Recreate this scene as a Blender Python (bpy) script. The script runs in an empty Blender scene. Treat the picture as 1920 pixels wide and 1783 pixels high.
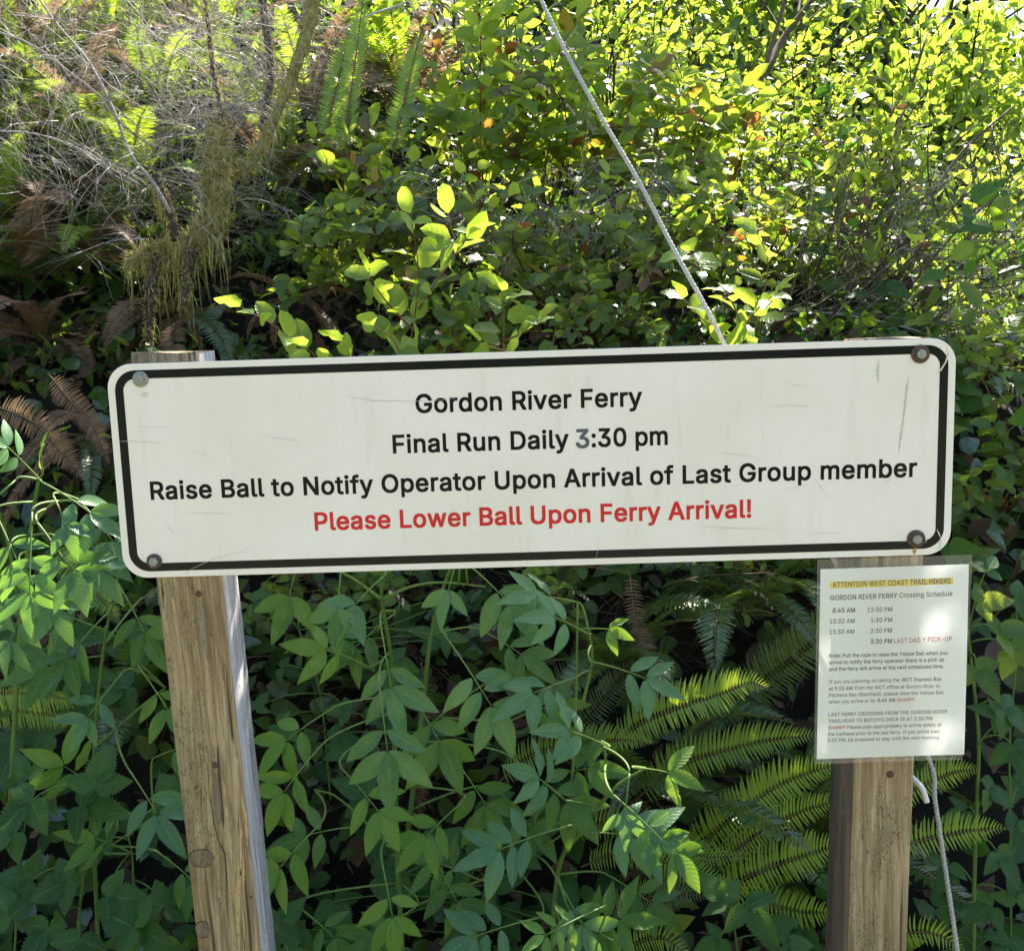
import bpy, math, random
import numpy as np
from mathutils import Vector, Matrix, Quaternion
rnd = random.Random(7)
R = math.radians
SC = bpy.context.scene
COL = SC.collection

# ------------------------------------------------------------------ camera, sky, sun, exposure
ZS = 1.35                                        # height of the sign's centre
CAMP = Vector((-0.01112, -1.47843, ZS + 0.18976))
YAW, PITCH, ROLL, FPX = -0.01267, -0.14182, -0.03215, 1920.0
FW = Vector((math.sin(YAW) * math.cos(PITCH), math.cos(YAW) * math.cos(PITCH), math.sin(PITCH)))
_r = Vector((math.cos(YAW), -math.sin(YAW), 0)); _u = _r.cross(FW)
RT = _r * math.cos(ROLL) + _u * math.sin(ROLL)
UP = -_r * math.sin(ROLL) + _u * math.cos(ROLL)
cam = bpy.data.objects.new('camera', bpy.data.cameras.new('camera'))
COL.objects.link(cam); SC.camera = cam
m = Matrix.Identity(4)
for i, c in enumerate((RT, UP, -FW)):
    for j in range(3): m[j][i] = c[j]
m.translation = CAMP
cam.matrix_world = m
cam.data.sensor_fit = 'HORIZONTAL'; cam.data.sensor_width = 36; cam.data.lens = 36.0
cam.data.clip_start = 0.05; cam.data.clip_end = 500
SUN = Vector((0.24, 0.62, 0.74)).normalized()
W = bpy.data.worlds.new('World'); SC.world = W; W.use_nodes = True
wn = W.node_tree; bg = wn.nodes['Background']
sky = wn.nodes.new('ShaderNodeTexSky'); sky.sky_type = 'NISHITA'; sky.sun_disc = False
sky.sun_elevation = math.asin(SUN.z); sky.sun_rotation = math.atan2(SUN.x, SUN.y)
sky.dust_density = 1.2; sky.ozone_density = .8; wn.links.new(sky.outputs[0], bg.inputs[0]); bg.inputs[1].default_value = 0.105
sl = bpy.data.lights.new('sun', 'SUN'); sl.energy = 5.0; sl.angle = R(0.53); sl.color = (1, .93, .80)
so = bpy.data.objects.new('sun', sl); COL.objects.link(so)
so.rotation_euler = (-SUN).to_track_quat('-Z', 'Y').to_euler(); so.location = SUN * 30
SC.view_settings.view_transform = 'Standard'; SC.view_settings.look = 'None'
SC.view_settings.gamma = 1; SC.view_settings.exposure = 2.13; SC.view_settings.use_curve_mapping = False
SC.cycles.max_bounces = 8; SC.cycles.transparent_max_bounces = 12; SC.cycles.use_denoising = True
SC.cycles.caustics_reflective = False; SC.cycles.caustics_refractive = False

def at(px, py, Y):
    """the place where the view line through a photo pixel meets the upright plane y = Y"""
    d = FW + RT * ((px - 960) / FPX) - UP * ((py - 891.5) / FPX)
    return CAMP + d * ((Y - CAMP.y) / d.y)

# ------------------------------------------------------------------ tags
def tag(o, label=None, cat=None, group=None, kind=None):
    if label: o['label'] = label
    if cat: o['category'] = cat
    if group: o['group'] = group
    if kind: o['kind'] = kind
    return o
def empty(name, loc, label, cat, group=None):
    o = bpy.data.objects.new(name, None); o.empty_display_size = .05
    o.location = loc; COL.objects.link(o)
    return tag(o, label, cat, group)
def link(name, mesh, parent=None, M=None, kind=None):
    """one mesh object; M is in world space"""
    o = bpy.data.objects.new(name, mesh); COL.objects.link(o)
    if M is not None:
        if parent is not None: M = Matrix.Translation(-parent.location) @ M
        o.matrix_basis = M
    elif parent is not None:
        o.matrix_basis = Matrix.Translation(-parent.location)
    if parent is not None: o.parent = parent
    if kind: o['kind'] = kind
    return o

# ------------------------------------------------------------------ numpy mesh accumulator
class Tpl:
    def __init__(s, V, F, UV):
        s.V = np.array(V, float); s.loops = np.array([i for f in F for i in f])
        s.tot = np.array([len(f) for f in F]); s.uv = np.array([UV[i] for f in F for i in f], float)
class Acc:
    def __init__(s): s.V = []; s.L = []; s.T = []; s.U = []; s.M = []; s.R = []; s.n = 0
    def add(s, V, loops, tot, uv, mat=0, lr=0.0):
        V = np.asarray(V, float); s.V.append(V); s.L.append(np.asarray(loops) + s.n); s.T.append(np.asarray(tot))
        s.U.append(np.asarray(uv, float)); s.M.append(np.full(len(tot), mat, int))
        s.R.append(np.full(len(V), lr, float) if np.isscalar(lr) else np.asarray(lr)); s.n += len(V)
    def faces(s, V, F, uv=None, mat=0, lr=0.0):
        L = [i for f in F for i in f]
        s.add(V, L, [len(f) for f in F], np.zeros((len(L), 2)) if uv is None else [uv[i] for i in L], mat, lr)
    def tile(s, t, Ms, mat=0):
        Ms = np.asarray(Ms, float); k = len(Ms); n = len(t.V)
        if not k: return
        V = np.einsum('kij,nj->kni', Ms[:, :3, :3], t.V) + Ms[:, None, :3, 3]
        L = (t.loops[None, :] + np.arange(k)[:, None] * n).ravel()
        lr = np.repeat(nr.random(k), n)
        s.add(V.reshape(-1, 3), L, np.tile(t.tot, k), np.tile(t.uv, (k, 1)), mat, lr)
    def tube(s, pts, rad, sides=5, mat=0, lr=0.0):
        pts = [Vector(p) for p in pts]; n = len(pts)
        if np.isscalar(rad): rad = [rad] * n
        V = []; F = []; uv = []; prev = None; ln = 0
        for i, p in enumerate(pts):
            t = (pts[min(i + 1, n - 1)] - pts[max(i - 1, 0)])
            t = t.normalized() if t.length > 1e-9 else Vector((0, 0, 1))
            if prev is None: a = t.orthogonal().normalized()
            else: a = (prev - t * prev.dot(t)); a = a.normalized() if a.length > 1e-6 else t.orthogonal().normalized()
            prev = a; b = t.cross(a)
            if i: ln += (pts[i] - pts[i - 1]).length
            for k in range(sides):
                w = 2 * math.pi * k / sides
                V.append(p + (a * math.cos(w) + b * math.sin(w)) * rad[i]); uv.append((k / sides, ln))
        for i in range(n - 1):
            for k in range(sides):
                k2 = (k + 1) % sides
                F.append((i * sides + k, i * sides + k2, (i + 1) * sides + k2, (i + 1) * sides + k))
        F.append(tuple(range(sides))[::-1]); F.append(tuple((n - 1) * sides + k for k in range(sides)))
        s.faces([tuple(v) for v in V], F, uv, mat, lr)
    def mesh(s, name, mats, smooth=True):
        me = bpy.data.meshes.new(name)
        if not s.V: return me
        V = np.concatenate(s.V); L = np.concatenate(s.L); T = np.concatenate(s.T); U = np.concatenate(s.U)
        me.vertices.add(len(V)); me.vertices.foreach_set('co', V.ravel().astype(np.float32))
        me.loops.add(len(L)); me.loops.foreach_set('vertex_index', L.astype(np.int32))
        me.polygons.add(len(T)); st = np.concatenate(([0], np.cumsum(T)[:-1]))
        me.polygons.foreach_set('loop_start', st.astype(np.int32)); me.polygons.foreach_set('loop_total', T.astype(np.int32))
        me.polygons.foreach_set('material_index', np.concatenate(s.M).astype(np.int32))
        me.polygons.foreach_set('use_smooth', np.full(len(T), smooth))
        ul = me.uv_layers.new(name='UVMap'); ul.data.foreach_set('uv', U.ravel().astype(np.float32))
        a = me.attributes.new('lr', 'FLOAT', 'POINT'); a.data.foreach_set('value', np.concatenate(s.R).astype(np.float32))
        for m_ in (mats if isinstance(mats, (list, tuple)) else [mats]): me.materials.append(m_)
        me.update(calc_edges=True)
        return me
nr = np.random.default_rng(11)

# ------------------------------------------------------------------ materials
class NT:
    def __init__(s, name):
        s.m = bpy.data.materials.new(name); s.m.use_nodes = True; s.t = s.m.node_tree; s.t.nodes.clear()
        s.out = s.n('ShaderNodeOutputMaterial')
    def n(s, typ, ins=None, **kw):
        o = s.t.nodes.new(typ)
        for k, v in kw.items(): setattr(o, k, v)
        for k, v in (ins or {}).items():
            if hasattr(v, 'is_output'): s.t.links.new(v, o.inputs[k])
            else: o.inputs[k].default_value = v
        return o
    def ramp(s, fac, stops, interp='LINEAR'):
        r = s.n('ShaderNodeValToRGB', {0: fac}); r.color_ramp.interpolation = interp
        e = r.color_ramp.elements
        while len(e) < len(stops): e.new(.5)
        for el, (p, c) in zip(e, stops): el.position = p; el.color = (*c, 1) if len(c) == 3 else c
        return r.outputs[0]
    def math(s, op, a, b=0.0, c=None):
        d = {0: a, 1: b}
        if c is not None: d[2] = c
        return s.n('ShaderNodeMath', d, operation=op).outputs[0]
    def mix(s, fac, a, b, mode='MIX'):
        o = s.n('ShaderNodeMix', data_type='RGBA', blend_type=mode)
        for k, v in ((0, fac), (6, a), (7, b)):
            if hasattr(v, 'is_output'): s.t.links.new(v, o.inputs[k])
            else: o.inputs[k].default_value = (*v, 1) if isinstance(v, tuple) and len(v) == 3 else v
        return o.outputs[2]
    def end(s, sh): s.t.links.new(sh, s.out.inputs[0]); return s.m
    def noise(s, vec, scale, detail=3, rough=.55, dist=0):
        return s.n('ShaderNodeTexNoise', {'Vector': vec, 'Scale': scale, 'Detail': detail, 'Roughness': rough, 'Distortion': dist}).outputs[0]
    def sepx(s, v): return s.n('ShaderNodeSeparateXYZ', {0: v}).outputs
    def obj(s): return s.n('ShaderNodeTexCoord').outputs['Object']
    def scaled(s, v, sc): return s.n('ShaderNodeMapping', {'Vector': v, 'Scale': sc}).outputs[0]

def leafmat(name, c1, c2, t1, t2, rough=.35, tf=.45, veins=7, spots=0.0, spec=.5, vk=.8):
    """c1..c2 range of upper-side colours, t1..t2 colours of the light that passes through"""
    N = NT(name)
    a = N.n('ShaderNodeAttribute', attribute_name='lr').outputs['Fac']
    r = N.n('ShaderNodeObjectInfo').outputs['Random']
    f = N.math('FRACT', N.math('ADD', a, r))
    base = N.mix(f, c1, c2); tr = N.mix(f, t1, t2)
    uvo = N.n('ShaderNodeTexCoord').outputs['UV']
    u, v, _ = N.sepx(uvo)
    au = N.math('ABSOLUTE', N.math('MULTIPLY_ADD', u, 2, -1))
    mid = N.math('LESS_THAN', au, .06)
    ph = N.math('MULTIPLY', N.math('SUBTRACT', N.math('MULTIPLY', v, veins), N.math('MULTIPLY', au, vk)), 6.283)
    sv = N.math('POWER', N.math('MULTIPLY_ADD', N.math('SINE', ph), .5, .5), 9)
    vein = N.math('MAXIMUM', mid, N.math('MULTIPLY', sv, .55))
    geo = N.n('ShaderNodeNewGeometry')
    nz = N.noise(geo.outputs['Position'], 55, 2)
    base = N.mix(N.math('MULTIPLY', vein, .5), base, tuple(min(1, c * 2.2 + .02) for c in c2))
    base = N.mix(N.math('MULTIPLY', nz, .5), base, tuple(c * .55 for c in c1))
    # pale matt underside
    base = N.mix(N.math('MULTIPLY', geo.outputs['Backfacing'], .45), base, tuple(min(1, c * 1.6 + .03) for c in c1))
    if spots:
        sp = N.math('GREATER_THAN', N.noise(geo.outputs['Position'], 190, 1), 1 - spots)
        base = N.mix(sp, base, (.08, .035, .015)); tr = N.mix(sp, tr, (.10, .03, .01))
    tr = N.mix(N.math('MULTIPLY', vein, .35), tr, tuple(c * .45 for c in t1))
    bump = N.n('ShaderNodeBump', {'Height': N.math('ADD', N.math('MULTIPLY', vein, -1.0), N.math('MULTIPLY', nz, .8)), 'Strength': .45, 'Distance': .0012}).outputs[0]
    rn = N.math('MULTIPLY_ADD', N.noise(geo.outputs['Position'], 30, 2), .25, rough - .12)
    rn = N.math('ADD', rn, N.math('MULTIPLY', geo.outputs['Backfacing'], .2))
    p = N.n('ShaderNodeBsdfPrincipled', {'Base Color': base, 'Roughness': rn, 'Specular IOR Level': spec, 'Normal': bump}).outputs[0]
    t = N.n('ShaderNodeBsdfTranslucent', {'Color': tr, 'Normal': bump}).outputs[0]
    return N.end(N.n('ShaderNodeMixShader', {0: tf, 1: p, 2: t}).outputs[0])
def plain(name, c1, c2, scale=20, rough=.8, stretch=(1, 1, 1), bump=.3, spec=.3, tf=0.0):
    N = NT(name); o = N.n('ShaderNodeNewGeometry').outputs['Position']
    a = N.n('ShaderNodeAttribute', attribute_name='lr').outputs['Fac']
    nz = N.noise(N.scaled(o, stretch), scale, 4, .6)
    c = N.ramp(N.math('ADD', nz, N.math('MULTIPLY_ADD', a, .5, -.15)), [(.3, c1), (.72, c2)])
    b = N.n('ShaderNodeBump', {'Height': nz, 'Strength': bump, 'Distance': .004}).outputs[0]
    p = N.n('ShaderNodeBsdfPrincipled', {'Base Color': c, 'Roughness': rough, 'Specular IOR Level': spec, 'Normal': b}).outputs[0]
    if tf:
        t = N.n('ShaderNodeBsdfTranslucent', {'Color': c}).outputs[0]
        p = N.n('ShaderNodeMixShader', {0: tf, 1: p, 2: t}).outputs[0]
    return N.end(p)
MAT = {}
MAT['salal'] = leafmat('salal_leaf', (.045, .095, .025), (.10, .165, .035), (.40, .58, .03), (.70, .82, .07), .33, .5, 6, .0, .42, 1.2)
MAT['salal_new'] = leafmat('salal_leaf_new', (.10, .19, .03), (.16, .26, .04), (.48, .66, .04), (.66, .80, .08), .36, .5, 6, .0, .4, 1.2)
MAT['salal_spot'] = leafmat('salal_leaf_old', (.05, .07, .02), (.12, .09, .03), (.42, .40, .03), (.62, .40, .05), .36, .42, 6, .34, .55, 1.2)
MAT['salal_red'] = leafmat('salal_leaf_red', (.12, .05, .03), (.16, .08, .03), (.55, .16, .04), (.60, .34, .06), .36, .42, 6, .25, .55, 1.2)
MAT['elder'] = leafmat('elder_leaf', (.060, .165, .065), (.110, .235, .095), (.26, .54, .05), (.38, .64, .07), .36, .34, 9, .03, .55, 1.5)
MAT['elder_mid'] = leafmat('elder_leaf_mid', (.045, .125, .022), (.105, .215, .038), (.28, .54, .03), (.40, .60, .05), .4, .38, 9, .02, .45, 1.5)
MAT['elder_young'] = leafmat('elder_leaf_young', (.10, .22, .03), (.15, .28, .04), (.42, .68, .04), (.45, .66, .06), .42, .42, 8, .0, .4, 1.5)
MAT['berry'] = leafmat('salmonberry_leaf', (.022, .070, .018), (.060, .135, .028), (.16, .42, .03), (.34, .56, .04), .5, .36, 8, .02, .3, 2.2)
MAT['light'] = leafmat('thin_leaf', (.05, .12, .03), (.10, .19, .04), (.42, .62, .03), (.74, .84, .08), .4, .55, 6, .0, .4, 1.5)
MAT['conifer'] = leafmat('conifer_needles', (.010, .025, .010), (.022, .045, .016), (.03, .06, .01), (.08, .14, .02), .6, .2, 5, .0, .2)
MAT['far'] = leafmat('far_leaf', (.035, .085, .025), (.09, .16, .04), (.32, .52, .03), (.66, .80, .08), .45, .5, 5)
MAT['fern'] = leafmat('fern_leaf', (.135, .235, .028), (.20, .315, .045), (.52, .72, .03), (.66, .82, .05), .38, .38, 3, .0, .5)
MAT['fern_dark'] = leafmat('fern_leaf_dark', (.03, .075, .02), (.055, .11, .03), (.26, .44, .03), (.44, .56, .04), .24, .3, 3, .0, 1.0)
MAT['fern_dead'] = leafmat('fern_leaf_dead', (.12, .068, .036), (.25, .155, .095), (.34, .20, .10), (.50, .36, .22), .5, .28, 3, .0, .25)
MAT['stem_green'] = plain('green_stem', (.075, .15, .03), (.135, .215, .05), 30, .55, (1, 1, .2), .2)
MAT['stem_red'] = plain('red_brown_stem', (.10, .055, .03), (.20, .11, .06), 40, .6, (1, 1, .2))
MAT['twig'] = plain('grey_twig', (.20, .16, .14), (.50, .44, .41), 60, .6, (1, 1, 1), .3, .45)
MAT['grey_branch'] = plain('weathered_branch', (.10, .08, .07), (.27, .24, .21), 60, .75, (1, 1, .4), .4, .25)
MAT['bark'] = plain('dark_bark', (.045, .032, .022), (.12, .09, .065), 30, .9, (1, 1, .25), .6)
MAT['rachis'] = plain('fern_rachis', (.13, .08, .03), (.22, .15, .05), 60, .6)
MAT['moss'] = plain('moss', (.32, .28, .09), (.74, .67, .31), 70, .95, (1, 1, .5), .5, .2, .45)
MAT['soil'] = plain('soil', (.005, .004, .003), (.020, .014, .009), 9, .95, (1, 1, 1), .8)
MAT['gravel'] = plain('riverbank_ground', (.17, .15, .09), (.34, .32, .24), 6, .95, (1, 1, 1), .5)
MAT['litter'] = plain('leaf_litter', (.025, .014, .009), (.085, .048, .028), 12, .7, (1, 1, 1), .3, .4, .15)
MAT['flower'] = plain('salal_flower', (.70, .42, .42), (.85, .70, .62), 50, .5, (1, 1, 1), .1, .3, .3)

# ------------------------------------------------------------------ leaf shapes (along +Y, face up +Z)
def leaf_tpl(wid, prof, seg, fold=.18, curl=.15, teeth=0, tooth=.14, wave=.0, falc=0.0, twist=0.0):
    """wid: full width / length; prof(t): outline 0..1; returns Tpl of length 1"""
    ts = []
    if teeth:
        for i in range(teeth):
            a = i / teeth; b = (i + 1) / teeth
            ts += [(a, 1.0 - tooth if i else 1.0), (a + (b - a) * .72, 1.0 + tooth * .35)]
        ts.append((1.0, 1.0))
    else:
        ts = [(i / seg, 1.0) for i in range(seg + 1)]
    V = []; UV = []; F = []
    for i, (t, k) in enumerate(ts):
        w = wid * .5 * prof(t) * k
        if i == 0: w = wid * .02
        if i == len(ts) - 1: w = wid * .004
        z = -curl * t * t; xo = falc * t * t
        wv = wave * math.sin(t * 14)
        V += [(-w + xo, t, z + fold * w + wv * w + twist * t * w), (xo, t, z), (w + xo, t, z + fold * w - wv * w - twist * t * w)]
        UV += [(0, t), (.5, t), (1, t)]
        if i:
            a = 3 * (i - 1); b = 3 * i
            F += [(a, a + 1, b + 1, b), (a + 1, a + 2, b + 2, b + 1)]
    return Tpl(V, F, UV)
P_ov = lambda t: (math.sin(math.pi * min(1, t) ** .72)) ** .8 * (1 - .25 * t) * 1.1 if 0 < t < 1 else 0
P_sal = lambda t: (4 * t * (1 - t)) ** .55 * (1.12 - .3 * t) if 0 < t < 1 else 0
P_lan = lambda t: (math.sin(math.pi * t ** .8)) ** .9 if 0 < t < 1 else 0
P_pin = lambda t: min(1, (t + .02) * 14) * (1 - t) ** .55
P_rho = lambda t: (1 - abs(2 * t ** .8 - 1)) ** .7 if 0 < t < 1 else 0
P_berry = lambda t: (math.sin(math.pi * t ** .58)) ** .85 if 0 < t < 1 else 0
TP = {
 'salal': [leaf_tpl(.60, P_sal, 6, .35, .12, wave=.1), leaf_tpl(.68, P_sal, 6, .15, .25, wave=.16), leaf_tpl(.55, P_sal, 6, .55, -.1, twist=.3), leaf_tpl(.63, P_sal, 6, .25, .4, wave=.2, twist=-.3)],
 'elder': [leaf_tpl(.37, P_lan, 0, .25, .14, 17, .11), leaf_tpl(.42, P_lan, 0, .15, .24, 17, .11, falc=.08), leaf_tpl(.35, P_lan, 0, .4, .08, 17, .12, wave=.15, falc=-.06), leaf_tpl(.40, P_lan, 0, .2, .36, 17, .11, twist=.3), leaf_tpl(.38, P_lan, 0, .5, .02, 17, .11, wave=.2, falc=.12)],
 'berry': [leaf_tpl(.66, P_berry, 0, .22, .15, 13, .15, wave=.06), leaf_tpl(.74, P_berry, 0, .12, .3, 13, .16, wave=.08), leaf_tpl(.60, P_berry, 0, .35, .2, 12, .15, twist=.3)],
 'light': [leaf_tpl(.50, P_ov, 4, .3, .1), leaf_tpl(.6, P_ov, 4, .2, .3, twist=.3), leaf_tpl(.45, P_ov, 4, .4, -.1, wave=.2)],
 'far': [leaf_tpl(.6, P_ov, 3, .3, .2), leaf_tpl(.5, P_ov, 3, .1, -.1, twist=.4)],
 'pin': [leaf_tpl(.17, P_pin, 5, .5, .12, falc=.10), leaf_tpl(.16, P_pin, 5, .3, .2, falc=.05)],
 'pinlo': [leaf_tpl(.19, P_pin, 3, .3, .15, falc=.1)],
}
_lm = {}
def leaf_mesh(kind, mat, i):
    k = (kind, mat, i % len(TP[kind]))
    if k not in _lm:
        a = Acc(); t = TP[kind][k[2]]; a.add(t.V, t.loops, t.tot, t.uv)
        _lm[k] = a.mesh(kind + '_leaf_blade', MAT[mat])
    return _lm[k]
def frame(loc, d, n, s):
    y = Vector(d).normalized(); z = Vector(n); z = z - y * z.dot(y)
    if z.length < 1e-4: z = y.orthogonal()
    z.normalize(); x = y.cross(z)
    if np.isscalar(s): s = (s, s, s)
    return Matrix(((x.x * s[0], y.x * s[1], z.x * s[2], loc[0]), (x.y * s[0], y.y * s[1], z.y * s[2], loc[1]), (x.z * s[0], y.z * s[1], z.z * s[2], loc[2]), (0, 0, 0, 1)))
def rv(a=1.0): return Vector((rnd.uniform(-a, a), rnd.uniform(-a, a), rnd.uniform(-a, a)))
def bez(p0, p1, p2, n):
    return [p0 * (1 - t) ** 2 + p1 * 2 * t * (1 - t) + p2 * t * t for t in [i / n for i in range(n + 1)]]
def catmull(P, n=6):
    P = [P[0] * 2 - P[1]] + list(P) + [P[-1] * 2 - P[-2]]; out = []
    for i in range(1, len(P) - 2):
        a, b, c, d = P[i - 1:i + 3]
        for j in range(n):
            t = j / n
            out.append(.5 * ((2 * b) + (c - a) * t + (2 * a - 5 * b + 4 * c - d) * t * t + (3 * b - a - 3 * c + d) * t ** 3))
    out.append(P[-2]); return out
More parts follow.
